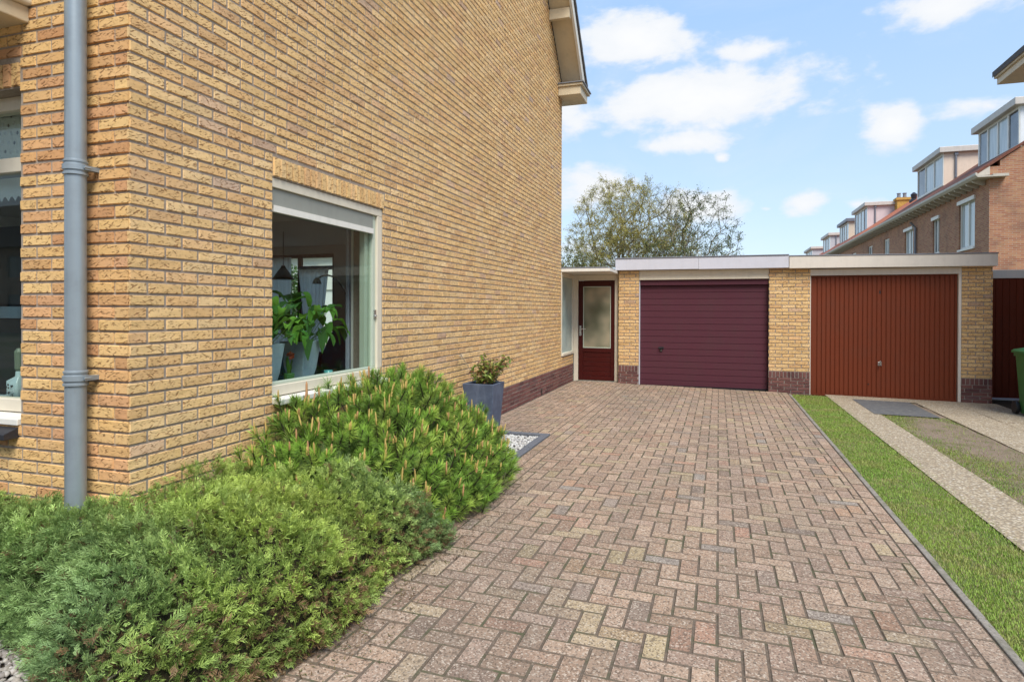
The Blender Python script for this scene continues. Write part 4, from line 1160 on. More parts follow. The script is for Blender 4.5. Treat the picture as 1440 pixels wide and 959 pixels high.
# ------------------------------------------------------------------ planter and its plant
pl = thing('planter', 'tall tapered slate blue square planter standing on white gravel against the wall', 'planter', (-2.49, 6.52, 0))
def sq_ring(cx, cy, h, z): return [(cx - h, cy - h, z), (cx + h, cy - h, z), (cx + h, cy + h, z), (cx - h, cy + h, z)]
pcx, pcy = -2.475, 6.50
g = MB(); g.ring_loft([sq_ring(pcx, pcy, .135, -.02), sq_ring(pcx, pcy, .182, .60), sq_ring(pcx, pcy, .160, .60), sq_ring(pcx, pcy, .155, .54)])
g.build('pot', M('planter'), pl, bevel=.006)
g = MB(); g.ring_loft([sq_ring(pcx, pcy, .156, .545), sq_ring(pcx, pcy, .10, .56)]); g.build('potting_soil', M('soil'), pl)
bu = thing('hydrangea', 'green yellow and brown leafed shrub growing in the slate blue planter', 'plant', (pcx, pcy, .55))
g = MB(); K = Kites(); r = np.random.default_rng(21)
for i in range(34):
    a = r.uniform(0, 2 * np.pi); lean = r.uniform(.15, .85); h = r.uniform(.20, .37) * (1 - .22 * lean)
    if i < 4: a = r.uniform(-.4, .6); lean = .75; h = .38
    p0 = np.array([pcx + r.uniform(-.08, .08), pcy + r.uniform(-.08, .08), .55])
    d = np.array([np.cos(a) * lean, np.sin(a) * lean, 1.0]); d /= np.linalg.norm(d)
    pts = [p0, p0 + d * h * .55 + [0, 0, .01], p0 + d * h * 1.08]
    g.tube(pts, [.004, .0035, .0025], 5)
    n = 36
    t = r.uniform(.3, 1.08, n); P = p0 + d * h * t[:, None]
    D = np.stack([r.normal(0, 1, n), r.normal(0, 1, n), r.normal(.35, .5, n)], 1)
    pal = np.array([(.22, .32, .06), (.28, .35, .08), (.38, .36, .09), (.33, .20, .08), (.24, .13, .07), (.17, .26, .05)])
    c = pal[r.integers(0, 6, n)] * r.uniform(.7, 1.25, (n, 1))
    K.add(P, D, r.normal(0, 1, (n, 3)), r.uniform(.032, .070, n), r.uniform(.018, .036, n), c, .5, .15)
K.add(np.tile([pcx - .22, pcy - .12, .90], (16, 1)), r.normal(0, 1, (16, 3)), r.normal(0, 1, (16, 3)), .028, .02, (.55, .47, .36))
g.tube([(pcx - .05, pcy - .03, .6), (pcx - .22, pcy - .12, .90)], .003, 5)
g.build('stems', M('bark'), bu); K.build('leaves', M('leaf'), bu)

# ------------------------------------------------------------------ spreading juniper
def fbm(x, y, s, seed=0):
    v = 0; a = 1; tot = 0
    rr = np.random.default_rng(seed)
    for o in range(4):
        for q in range(3):
            th = rr.uniform(0, 2 * np.pi); ph = rr.uniform(0, 6.28)
            v = v + a * np.sin((x * np.cos(th) + y * np.sin(th)) * s + ph + 1.3 * np.sin((x * np.sin(th) - y * np.cos(th)) * s * .7 + ph * 2)) / 3
        tot += a; s *= 1.9; a *= .6
    return v / tot
def jun_edge(x, y):
    """distance inward from the open sides of the juniper's footprint"""
    front = np.interp(x, [-5, -3.4, -2.9, -2.55, -2.2, -1.9], [1.81, 1.83, 1.82, 1.71, 1.48, 1.42])
    d = np.minimum(-1.53 - x + .05 * np.sin(y * 6), y - front)
    cxr, cyr = -1.95, 1.86                                   # rounded outer corner
    q = np.hypot(np.maximum(x - cxr, 0), np.maximum(cyr - y, 0))
    d = np.where((x > cxr) & (y < cyr), np.minimum(d, .42 - q), d)
    d = np.minimum(d, 3.72 - y - .25 * np.clip((x + 2.6), -1, 1))
    back = np.where(x < -2.765, 2.30 - y, 9.0)
    return np.where(back < 0, -1, d), back
def jun_h(x, y):
    d, back = jun_edge(x, y)
    f = np.sqrt(np.clip(1 - (1 - np.clip(d / .40, 0, 1)) ** 2, 0, 1))
    H = np.interp(y, [1.4, 2.0, 2.6, 3.2, 3.7], [.38, .46, .49, .47, .40]) - .10 * np.clip((x + 2.3) / .8, 0, 1) - .10 * np.clip((-2.75 - x) / .6, 0, 1)
    return f * H * (1 + .24 * fbm(x, y, 7.5, 3)) + .02, d
jn = thing('juniper', 'low spreading juniper with feathery green sprays filling the corner in front of the brick wall', 'shrub', (-2.2, 2.4, 0))
r = np.random.default_rng(8)
n0 = 130000
x = r.uniform(-4.4, -1.50, n0); y = r.uniform(1.35, 3.75, n0)
h, d = jun_h(x, y); _, back = jun_edge(x, y)
e = .02
hx = (jun_h(x + e, y)[0] - jun_h(x - e, y)[0]) / (2 * e); hy = (jun_h(x, y + e)[0] - jun_h(x, y - e)[0]) / (2 * e)
area = np.sqrt(1 + np.clip(hx, -4, 4) ** 2 + np.clip(hy, -4, 4) ** 2)
ok = (d > .005) & (back > .0) & ~((x < -2.745) & (y > 2.31)) & (r.uniform(0, 4.2, n0) < area)
idx = np.nonzero(ok)[0][:34000]
x, y, h, hx, hy, d = x[idx], y[idx], h[idx], np.clip(hx[idx], -3, 3), np.clip(hy[idx], -3, 3), d[idx]
N = nrm(np.stack([-hx, -hy, np.ones_like(x)], 1)); n = len(x)
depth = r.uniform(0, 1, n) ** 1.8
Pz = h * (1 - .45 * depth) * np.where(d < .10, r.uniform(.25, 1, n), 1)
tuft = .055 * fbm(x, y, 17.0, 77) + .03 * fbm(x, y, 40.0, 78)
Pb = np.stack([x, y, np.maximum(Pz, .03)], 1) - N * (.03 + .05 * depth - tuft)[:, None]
swirl = fbm(x, y, 5.0, 17) * 2.2
out = np.stack([np.cos(-.75 + swirl), np.sin(-.75 + swirl), np.zeros(n)], 1)
A = nrm(out * .6 + N * r.uniform(.4, 1.1, (n, 1)) + r.normal(0, .42, (n, 3)) + np.array([0, 0, .2]))
Sd = nrm(np.cross(A, N + r.normal(0, .5, (n, 3)))); Up = np.cross(Sd, A)
Ls = r.uniform(.040, .088, n)
k1 = np.clip(.5 + .85 * fbm(x, y, 2.6, 5), 0, 1)[:, None]; k2 = np.clip(.5 + .9 * fbm(x, y, 9.0, 9), 0, 1)[:, None]
sun_zone = np.clip(1.0 - np.hypot(x + 2.15, (y - 2.5) * .8) / 1.0, 0, 1)[:, None]  # sunlit middle of the shrub, painted into the sprays as yellower green
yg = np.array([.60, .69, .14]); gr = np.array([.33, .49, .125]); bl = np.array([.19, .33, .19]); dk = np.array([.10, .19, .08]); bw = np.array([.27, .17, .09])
pale = np.array([.38, .47, .24])
lowl = np.clip((2.35 - y) / .7, 0, 1)[:, None] * np.clip((-1.75 - x) / .4, 0, 1)[:, None]
C = gr * (1 - k1) + (yg * .55 + gr * .45) * k1
C = C * (1 - sun_zone * .75) + yg * sun_zone * .75
C = C * (1 - lowl * .6) + bl * lowl * .6
back_z = np.clip((y - 2.9) / .4, 0, 1)[:, None]
C = C * (1 - back_z * .55) + (pale * k2 + bl * (1 - k2)) * back_z * .55
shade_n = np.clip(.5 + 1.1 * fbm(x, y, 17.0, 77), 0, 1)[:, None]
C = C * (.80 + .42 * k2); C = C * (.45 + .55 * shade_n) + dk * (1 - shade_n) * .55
edge = np.clip(1 - d / .28, 0, 1)[:, None]
dead = (r.uniform(0, 1, (n, 1)) < (.03 + .34 * edge * np.clip((x[:, None] + 2.5) / .5, 0, 1) * (Pb[:, 2:3] < .3)))
C = np.where(dead, bw * r.uniform(.6, 1.25, (n, 1)), C) * r.uniform(.8, 1.2, (n, 1))
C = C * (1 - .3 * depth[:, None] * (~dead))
K = Kites()
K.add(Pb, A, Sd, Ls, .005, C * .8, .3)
NB = 6
for j in range(NB):
    t = .12 + .80 * j / NB
    for s in (-1, 1):
        tt = np.clip(t + s * .035 + r.normal(0, .02, n), .05, .97)
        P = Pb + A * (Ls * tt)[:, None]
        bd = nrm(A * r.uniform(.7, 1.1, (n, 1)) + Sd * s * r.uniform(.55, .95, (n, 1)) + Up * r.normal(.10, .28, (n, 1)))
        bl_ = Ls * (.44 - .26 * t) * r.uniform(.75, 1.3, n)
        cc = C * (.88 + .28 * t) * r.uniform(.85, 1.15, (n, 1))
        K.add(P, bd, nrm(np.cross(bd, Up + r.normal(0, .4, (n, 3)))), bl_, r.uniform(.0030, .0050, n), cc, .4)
        if j < 4:       # secondary tips
            P3 = P + bd * (bl_ * .55)[:, None]
            b2 = nrm(bd + A * .7 + r.normal(0, .25, (n, 3)))
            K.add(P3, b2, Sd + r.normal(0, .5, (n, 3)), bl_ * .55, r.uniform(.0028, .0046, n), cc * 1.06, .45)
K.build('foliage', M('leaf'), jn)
# woody stems and shaded twig core
g = MB()
rs = random.Random(9)
for i in range(90):
    a = rs.uniform(0, 2 * math.pi); rad = rs.uniform(.25, 1.0)
    ex, ey = -2.25 + math.cos(a) * rad * .8, 2.55 + math.sin(a) * rad * 1.15
    dd, bb = jun_edge(np.array([ex]), np.array([ey]))
    if dd[0] < .04 or bb[0] < 0.05 or ex < -2.7: continue
    hh = float(jun_h(np.array([ex]), np.array([ey]))[0][0])
    g.tube([(-2.25 + rs.uniform(-.1, .1), 2.55 + rs.uniform(-.1, .1), 0), ((ex - 2.25) / 2, (ey + 2.55) / 2, hh * .45), (ex, ey, hh * .78)], [.012, .008, .003], 5)
g.build('stems', M('bark'), jn)
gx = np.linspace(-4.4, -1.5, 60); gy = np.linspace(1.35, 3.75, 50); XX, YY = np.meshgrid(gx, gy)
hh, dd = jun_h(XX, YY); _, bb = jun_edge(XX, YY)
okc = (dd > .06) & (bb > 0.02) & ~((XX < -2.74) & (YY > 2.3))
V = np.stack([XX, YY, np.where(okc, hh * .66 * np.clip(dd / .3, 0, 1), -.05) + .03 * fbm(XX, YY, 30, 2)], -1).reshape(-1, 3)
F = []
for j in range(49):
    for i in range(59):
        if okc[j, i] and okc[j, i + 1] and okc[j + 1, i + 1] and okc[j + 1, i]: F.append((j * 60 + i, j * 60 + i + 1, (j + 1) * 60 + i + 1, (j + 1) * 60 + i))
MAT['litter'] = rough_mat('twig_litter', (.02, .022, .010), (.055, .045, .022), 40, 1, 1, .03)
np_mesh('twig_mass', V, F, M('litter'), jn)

MAT['dark_bark'] = rough_mat('dark_bark', (.035, .028, .018), (.075, .06, .04), 30, .9, .5)
# ------------------------------------------------------------------ dwarf mountain pine
pn = thing('dwarf_pine', 'bushy dwarf mountain pine with upright tan candles under the side window', 'shrub', (-2.3, 4.4, 0))
r = np.random.default_rng(31)
PCX, PCY, PA, PB_ = -2.52, 4.20, 1.06, 1.45
def pin_h(x, y):
    rho = np.sqrt(((x - PCX) / PA) ** 2 + ((y - PCY) / PB_) ** 2)
    return .86 * np.clip(1 - rho ** 2.8, 0, 1) ** .60 * (1 + .24 * fbm(x, y, 5.2, 40) + .13 * fbm(x, y, 13., 41)) * np.interp(x, [-2.7, -1.5], [1.0, .86]), rho
K = Kites(); cand = []; st = MB()
n0 = 10000
x = r.uniform(-2.72, -1.42, n0); y = r.uniform(2.78, 5.80, n0); h, rho = pin_h(x, y)
hx = np.clip((pin_h(x + .02, y)[0] - pin_h(x - .02, y)[0]) / .04, -3, 3); hy = np.clip((pin_h(x, y + .02)[0] - pin_h(x, y - .02)[0]) / .04, -3, 3)
area = np.sqrt(1 + hx ** 2 + hy ** 2)
ok = np.nonzero((rho < .985) & (r.uniform(0, 4.0, n0) < area))[0]
pts = []
for i in ok:                                     # Poisson-like spacing so that shoots read as separate rosettes
    p = np.array([x[i], y[i], h[i]])
    if all((p[0] - q[0]) ** 2 + (p[1] - q[1]) ** 2 + (p[2] - q[2]) ** 2 > .073 ** 2 for q in pts) and fbm(x[i] * 1., y[i] + h[i], 11., 55) > -.62: pts.append(p)
pts = np.array(pts); nS = len(pts); pts0 = pts.copy()
h, rho = pin_h(pts[:, 0], pts[:, 1])
hx = np.clip((pin_h(pts[:, 0] + .03, pts[:, 1])[0] - h) / .03, -2.5, 2.5); hy = np.clip((pin_h(pts[:, 0], pts[:, 1] + .03)[0] - h) / .03, -2.5, 2.5)
Nn = nrm(np.stack([-hx, -hy, np.ones(nS)], 1))
ax = nrm(Nn * .95 + np.array([0, 0, .55]) + r.normal(0, .16, (nS, 3)))
pts = pts + ax * r.normal(.0, .038, (nS, 1)); under = pts0 - Nn * .12 + r.normal(0, .03, (nS, 3)); under[:, 2] = np.maximum(under[:, 2] * r.uniform(.5, 1, nS), .05)
allp = np.concatenate([pts, under]); alla = np.concatenate([ax, nrm(Nn * 1.0 + r.normal(0, .3, (nS, 3)))])
lead = np.concatenate([np.ones(nS), np.zeros(nS)])
for p, a, ld in zip(allp, alla, lead):
    m_ = int(r.uniform(120, 155)) if ld else 90
    L = r.uniform(.09, .14)
    t = r.uniform(0, 1, m_); th = r.uniform(0, 2 * np.pi, m_)
    u = np.cross(a, [.3, .8, .1]); u /= np.linalg.norm(u); w = np.cross(a, u)
    rad = u * np.cos(th)[:, None] + w * np.sin(th)[:, None]
    ang = np.interp(t, [0, 1], [1.45, .50]) + r.normal(0, .15, m_)
    D = a * np.cos(ang)[:, None] + rad * np.sin(ang)[:, None]
    P = p + a * (L * (t - 1))[:, None] + r.normal(0, .004, (m_, 3))
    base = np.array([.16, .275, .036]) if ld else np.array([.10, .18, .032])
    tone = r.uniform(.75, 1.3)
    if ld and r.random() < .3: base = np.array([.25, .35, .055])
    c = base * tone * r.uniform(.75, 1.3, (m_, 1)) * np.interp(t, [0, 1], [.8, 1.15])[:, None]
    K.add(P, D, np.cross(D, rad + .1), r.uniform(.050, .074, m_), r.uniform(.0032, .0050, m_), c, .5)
    if ld:
        st.tube([p - a * .16, p], [.006, .004], 5)
        if r.random() < .58 * (1 if p[2] > .22 else .4):
            for q in range(1 if r.random() < .6 else int(r.integers(2, 4))):
                ln = r.uniform(.035, .085) * (1.0 if q == 0 else .6); aa = nrm(np.array([a[0] * .25, a[1] * .25, 1.0]) + r.normal(0, .06, 3)); b0 = p + (r.normal(0, .010, 3) if q else 0)
                red = int(r.random() < .22)
                cand.append(([b0 - aa * .01, b0 + aa * ln * .25, b0 + aa * ln * .8, b0 + aa * ln], [.0045, .0062, .0048, .0015], red))
for (px, py, pz, ln) in [(-2.62, 3.55, .80, .12), (-2.55, 4.22, .86, .11)]:
    a = np.array([0, 0, 1.]); th = r.uniform(0, 6.28, 150); t = r.uniform(0, 1, 150)
    rad = np.stack([np.cos(th), np.sin(th), np.zeros(150)], 1); ang = np.interp(t, [0, 1], [1.2, .6])
    D = a * np.cos(ang)[:, None] + rad * np.sin(ang)[:, None]
    K.add(np.array([px, py, pz]) + a * ((t - 1) * .16)[:, None], D, np.cross(D, rad + .1), .055, .0035, np.array([.075, .14, .03]) * r.uniform(.7, 1.3, (150, 1)))
    cand.append(([(px, py, pz), (px, py, pz + ln * .3), (px, py, pz + ln * .85), (px, py, pz + ln)], [.006, .009, .007, .002], 1)); st.tube([(px, py, pz - .4), (px, py, pz)], [.009, .006], 6)
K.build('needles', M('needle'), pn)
cmats = [simple('tan_candle', (.52, .36, .11), .7), simple('reddish_candle', (.46, .24, .11), .7)]
cand.sort(key=lambda c: -(c[0][3][2] - c[0][0][2]) / math.hypot(c[0][0][0], c[0][0][1]))
rest = MB()
for k, (p_, r_, red) in enumerate(cand):
    if k < 99:
        g = MB(); g.tube(p_, r_, 6); g.build('candle', [cmats[red]], pn)
    else: rest.tube(p_, r_, 6, mi=red)
if rest.v: struct(rest.build('candles', cmats, pn), 'stuff')
rs = random.Random(2)
for i in range(34):
    a = rs.uniform(0, 2 * math.pi); rad = rs.uniform(.3, .85)
    ex, ey = max(PCX + math.cos(a) * PA * rad, -2.7), PCY + math.sin(a) * PB_ * rad
    hh = float(pin_h(np.array([ex]), np.array([ey]))[0][0])
    st.tube([(-2.3 + rs.uniform(-.1, .1), 4.4 + rs.uniform(-.2, .2), -.02), ((ex - 2.3) / 2, (ey + 4.4) / 2, hh * .3), (ex, ey, hh * .8)], [.022, .014, .006], 6)
st.build('stems', M('dark_bark'), pn)

# fallen needles and twiglets along the edge of the shrubs
r = np.random.default_rng(91); n = 1500
yl = r.uniform(1.5, 6.0, n); xl = np.interp(yl, [1.5, 2.0, 3.7, 4.6, 6.0], [-1.75, -1.58, -1.56, -1.62, -1.78]) + np.abs(r.normal(0, .16, n)) - .06
th = r.uniform(0, 6.28, n); K = Kites()
K.add(np.stack([xl, yl, .004 - .0168 * np.maximum(0, xl + 1.8) + r.uniform(0, .004, n)], 1), np.stack([np.cos(th), np.sin(th), r.uniform(-.02, .12, n)], 1), np.stack([-np.sin(th), np.cos(th), 0 * th], 1), r.uniform(.012, .045, n), r.uniform(.003, .006, n), np.array([[.16, .10, .05], [.10, .065, .035], [.20, .15, .07], [.13, .14, .05]])[r.integers(0, 4, n)] * r.uniform(.7, 1.3, (n, 1)), .5)
struct(K.build('fallen_needles', M('leaf')), 'stuff')
# ------------------------------------------------------------------ grass blades
def grass(name, n, x0, x1, y0, y1, hgt, dens, pal, seed):
    r = np.random.default_rng(seed)
    # more blades close to the viewer, where each one shows
    y = y0 + (y1 - y0) * r.uniform(0, 1, n) ** 1.7; x = r.uniform(x0, x1, n)
    k = dens(x, y); keep = r.uniform(0, 1, n) < k; x, y = x[keep], y[keep]; n = len(x)
    th = r.uniform(0, 2 * np.pi, n)
    z = -.012 - .0168 * np.maximum(0, x + 1.8)
    D = np.stack([np.cos(th) * r.uniform(.2, 1.1, n), np.sin(th) * r.uniform(.2, 1.1, n), np.ones(n)], 1)
    Wd = np.stack([-np.sin(th), np.cos(th), np.zeros(n)], 1)
    f = np.clip(.5 + .8 * fbm(x, y, 3.2, seed), 0, 1)[:, None]; f2 = np.clip(.5 + .9 * fbm(x, y, 11., seed + 1), 0, 1)[:, None]
    a, b, c = [np.array(p) for p in pal]
    col = (a * (1 - f) + b * f) * (1 - .5 * (f2 > .66)) + c * .5 * (f2 > .66)
    col = np.where(r.uniform(0, 1, (n, 1)) < .14 + .30 * np.clip(fbm(x, y, 6.5, seed + 4), 0, 1)[:, None], np.array([.36, .30, .14]), col) * r.uniform(.7, 1.3, (n, 1))
    sc = np.interp(y, [0, 12], [1.0, 1.5])
    K = Kites(); K.add(np.stack([x, y, z], 1), D, Wd, hgt * r.uniform(.5, 1.35, n), .0034 * sc, col, .35); return struct(K.build(name, M('leaf')), 'stuff')
far_green = lambda x, y: np.clip(.70 + .45 * fbm(x, y, 4, 12), .10, 1) * np.clip(np.minimum((x - 1.19) / .03, (1.85 + .05 * fbm(x, y, 9, 4) - x) / .09), 0, 1)
grass('grass', 190000, 1.195, 1.85, 1.2, 11.95, .024, far_green, [(.21, .36, .055), (.30, .39, .07), (.38, .36, .12)], 61)
def d2(x, y):
    dirt = np.clip(1.1 - np.hypot((x - 2.75) / .5, (y - 8.7) / 1.55), 0, 1) * 1.6
    edge = np.clip(np.minimum(x - 2.15, 3.07 - x) / .08, 0, 1)
    return np.clip(.85 + .3 * fbm(x, y, 5, 3) - dirt, .10, 1) * edge
grass('grass', 90000, 2.15, 3.07, 3.5, 10.15, .024, d2, [(.18, .30, .05), (.26, .33, .065), (.34, .31, .11)], 71)

# ------------------------------------------------------------------ trees beyond the garages
def grow_tree(name, label, base, centre, semi, zmin, n_att, seed, leaf_cols, leaf_n, leaf_s, group, twig_col, step=.32, droop=.15, shell=.45, up0=.25, tipr=.0075, fork=.22):
    """a crown of twig ends scattered through a dome, joined back to the trunk by the cheapest path"""
    t = thing(name, label, 'tree', base, group)
    r = np.random.default_rng(seed); base = np.array(base, float); centre = np.array(centre, float); semi = np.array(semi, float)
    A = []
    while len(A) < n_att:
        q = nrm(r.normal(0, 1, 3)) * (r.uniform(0, 1) ** shell)
        q *= 1 + .16 * float(fbm(np.array(q[0] * 3 + seed), np.array(q[2] * 3 + q[1]), 1.9, seed)) * 1.15
        p = centre + q * semi
        if p[2] > zmin + .8 * r.uniform(0, 1): A.append(p)
    A = np.array(A)
    th = base + np.array([0, 0, (zmin - base[2]) * fork * 2])
    nodes = [base, (base + th) / 2 + [.04, 0, 0], th]; par = [-1, 0, 1]; plen = [0, np.linalg.norm(th - base) / 2, np.linalg.norm(th - base)]
    order = np.argsort(np.linalg.norm(A - th, axis=1) + r.uniform(0, 1.0, n_att))
    for a in A[order]:
        Np = np.array(nodes); d = np.linalg.norm(Np - a, axis=1)
        cost = d + .30 * np.array(plen) + 1.5 * np.maximum(Np[:, 2] - a[2], 0); cost[:2] += 99
        k = int(np.argmin(cost)); L = d[k]; m_ = max(1, int(L / step)); p0 = Np[k]; cur = k
        ctrl = (p0 + a) / 2 + np.array([0, 0, -.16 * L if a[2] > p0[2] else .12 * L]) + (a - p0) * 0 + r.normal(0, .06 * L, 3)
        # limbs leave steeply and arch outwards
        ctrl[:2] = ctrl[:2] * (1 - up0) + p0[:2] * up0; ctrl[2] += up0 * .5 * L
        for q in range(1, m_ + 1):
            u = q / m_; pt = p0 * (1 - u) ** 2 + 2 * ctrl * u * (1 - u) + a * u * u
            if q < m_: pt = pt + r.normal(0, .018, 3)
            nodes.append(pt); par.append(cur); plen.append(plen[cur] + np.linalg.norm(pt - nodes[cur])); cur = len(nodes) - 1
    n = len(nodes); P = np.array(nodes); rad = np.zeros(n); kids = [[] for _ in range(n)]
    for i in range(1, n): kids[par[i]].append(i)
    for i in range(n - 1, -1, -1):
        rad[i] = max((sum(rad[c] ** 2.12 for c in kids[i])) ** (1 / 2.12) if kids[i] else tipr, tipr) + .0004
    mb = MB(); todo = [(0, None)]
    while todo:
        s_, pre = todo.pop(); ch = [] if pre is None else [pre]; ch.append(s_); cur = s_
        while kids[cur]:
            ks = sorted(kids[cur], key=lambda c: -rad[c]); todo += [(c, cur) for c in ks[1:]]; cur = ks[0]; ch.append(cur)
        rr_ = [rad[c] for c in ch]
        if pre is not None: rr_[0] = rr_[1]
        mb.tube([P[c] for c in ch], rr_, 8 if rr_[0] > .05 else (5 if rr_[0] > .02 else 3), cap=False)
    mb.build('trunk', M('bark'), t, smooth=True)
    K = Kites(); thin = np.nonzero((rad < .024) & (np.arange(n) > 2))[0]
    rep_ = np.repeat(thin, 6); m_ = len(rep_)
    d0 = nrm(P[rep_] - P[np.array(par)[rep_]]); D = nrm(d0 + r.normal(0, .65, (m_, 3)) + np.array([0, 0, .15 - droop])); L = r.uniform(.18, .50, m_)
    B0 = P[rep_] + r.normal(0, .01, (m_, 3)); Wd = nrm(np.cross(D, r.normal(0, 1, (m_, 3)))); tc_ = np.array(twig_col) * r.uniform(.7, 1.3, (m_, 1))
    K.add(B0, D, Wd, L, .012, tc_, .3, droop * .4); K.add(B0, D, np.cross(D, Wd), L, .012, tc_, .3, droop * .4)
    li = r.integers(0, m_, leaf_n); LP = B0[li] + D[li] * (L[li] * r.uniform(.1, 1.05, leaf_n))[:, None] + r.normal(0, .035, (leaf_n, 3))
    clump = fbm(LP[:, 0] + LP[:, 1] * .4, LP[:, 2] + LP[:, 1] * .2, 1.6, seed)
    ci = np.clip(((clump + 1) / 2 + r.normal(0, .16, leaf_n)) * len(leaf_cols), 0, len(leaf_cols) - 1).astype(int)
    c = np.array(leaf_cols)[ci] * r.uniform(.7, 1.25, (leaf_n, 1)); k = r.uniform(0, 1, leaf_n) < np.clip(.5 + 1.05 * clump, .08, 1)
    K.add(LP[k], r.normal(0, 1, (k.sum(), 3)) - np.array([0, 0, .3]), r.normal(0, 1, (k.sum(), 3)), r.uniform(.6, 1.3, k.sum()) * leaf_s, r.uniform(.35, .6, k.sum()) * leaf_s, c[k], .5)
    K.build('crown', M('leaf'), t)
    return t
LC = [(.28, .31, .12), (.34, .35, .10), (.40, .37, .09), (.45, .38, .09), (.42, .31, .10), (.30, .35, .13)]
G3 = 'trees beyond the garages'
grow_tree('birch_tree', 'tall round headed tree in fresh olive leaf rising between house and garage roof', (-3.9, 30, -.3), (-4.0, 30, 4.3), (3.15, 3.0, 3.6), 2.6, 950, 4, LC, 150000, .056, G3, (.20, .165, .11))
grow_tree('budding_tree', 'sparse spreading tree with dark budding twigs right of the round headed tree', (-1.4, 28, -.3), (-1.1, 28, 3.9), (2.0, 1.8, 2.75), 2.4, 300, 12, [(.11, .15, .06), (.14, .18, .065), (.17, .19, .055), (.10, .12, .07)], 17000, .075, G3, (.13, .12, .09), shell=.35)
grow_tree('garden_tree', 'low leafy garden tree showing just above the porch roof', (-6.3, 27, -.3), (-6.3, 27, 2.4), (2.1, 1.6, 1.75), 1.3, 260, 23, [(.13, .18, .07), (.18, .21, .08), (.20, .20, .06), (.12, .15, .08)], 30000, .075, G3, (.22, .20, .14))

# ------------------------------------------------------------------ things inside the room, seen through the side window
def leaf_strips(spec, seed, cols, name, parent, w=.07):
    """broad arching leaves: each a curved strip folded along its midrib"""
    r = np.random.default_rng(seed); V = []; F = []; C = []
    for (bx_, by_, bz_, n, L0, L1) in spec:
        for i in range(n):
            a = r.uniform(0, 2 * np.pi); el = r.uniform(.35, 1.35); L = r.uniform(L0, L1); wd = w * r.uniform(.7, 1.2)
            stem = r.uniform(.10, .34)
            p = np.array([bx_ + np.cos(a) * .04, by_ + np.sin(a) * .04, bz_]); d = np.array([np.cos(a) * np.cos(el), np.sin(a) * np.cos(el), np.sin(el)])
            side = np.array([-np.sin(a), np.cos(a), 0]); q = p + d * stem
            c = np.array(cols[r.integers(0, len(cols))]) * r.uniform(.7, 1.25)
            o = len(V); s0 = side * .004
            V += [p - s0, p + s0, q + s0, q - s0]; F.append((o, o + 1, o + 2, o + 3)); C.append(c * .9)
            k = 7; o = len(V); bend = r.uniform(1.2, 2.4); e = el
            for j in range(k):
                t = j / (k - 1); ww = wd * .5 * math.sin(math.pi * min(t * .92 + .06, 1)) ** .8
                tilt = np.array([0, 0, ww * .35])
                V += [q - side * ww + tilt, q.copy(), q + side * ww + tilt]
                e -= bend / (k - 1); d = np.array([np.cos(a) * np.cos(e), np.sin(a) * np.cos(e), np.sin(e)]); q = q + d * L / (k - 1)
            for j in range(k - 1):
                b = o + j * 3; F += [(b, b + 1, b + 4, b + 3), (b + 1, b + 2, b + 5, b + 4)]; C += [c, c * 1.12]
    V = np.array(V); V[:, 0] = np.minimum(V[:, 0], -2.915 - .06 * (V[:, 0] + 2.915).clip(0, 1))
    return np_mesh(name, V, F, M('leaf'), parent, C, True)
GC = [(.07, .21, .03), (.11, .29, .035), (.17, .36, .04), (.06, .17, .04)]
SZ = WIN[2] + .046
for i, (px, py, lab, sd) in enumerate([(-3.075, 3.66, 'nearer grey tapered pot with broad green leaves on the window sill', 3), (-3.075, 4.09, 'grey tapered pot with broad green leaves on the window sill, beside the dark blue armchair', 7)]):
    t = thing('potted_plant', lab, 'potted plant', (px, py, SZ), 'potted plants on the sill')
    g = MB(); g.ring_loft([sq_ring(px, py, .062, SZ), sq_ring(px, py, .085, SZ + .10), sq_ring(px, py, .110, SZ + .31), sq_ring(px, py, .098, SZ + .31), sq_ring(px, py, .095, SZ + .27)])
    g.build('pot', M('pot_grey'), t, bevel=.004)
    leaf_strips([(px, py, SZ + .28, 62, .15, .27)], sd, GC, 'leaves', t, .105)
t = thing('amaryllis', 'orange red flower with long green leaves in a glass between the two grey pots', 'plant', (-3.02, 3.89, SZ))
g = MB(); g.lathe(-3.02, 3.885, [(.035, SZ), (.04, SZ + .08), (.036, SZ + .085)], 14); g.build('vase', [simple('green_glass_vase', (.05, .14, .04), .15)], t)
K = Kites(); r = np.random.default_rng(3)
th = r.uniform(0, 6.28, 12); K.add(np.tile([-3.02, 3.885, SZ + .04], (12, 1)), np.stack([np.cos(th) * .18, np.sin(th) * .18, np.ones(12)], 1), np.stack([-np.sin(th), np.cos(th), 0 * th], 1), r.uniform(.13, .20, 12), .028, np.array([.09, .22, .03]) * r.uniform(.7, 1.2, (12, 1)), .5)
K.build('leaves', M('leaf'), t)
K = Kites(); K.add(np.tile([-3.01, 3.885, SZ + .215], (26, 1)), r.normal(0, 1, (26, 3)), r.normal(0, 1, (26, 3)), .035, .026, np.array([.50, .09, .02]) * r.uniform(.7, 1.2, (26, 1)), .6); K.build('flower', M('leaf'), t)
g = MB(); g.lathe(-3.0, 4.345, [(.032, SZ), (.036, SZ + .065), (.032, SZ + .065), (.030, SZ + .02)], 16)
tag(g.build('candle_holder', M('teal_glass'), smooth=True), 'small mottled teal glass candle holder on the window sill', 'candle holder')

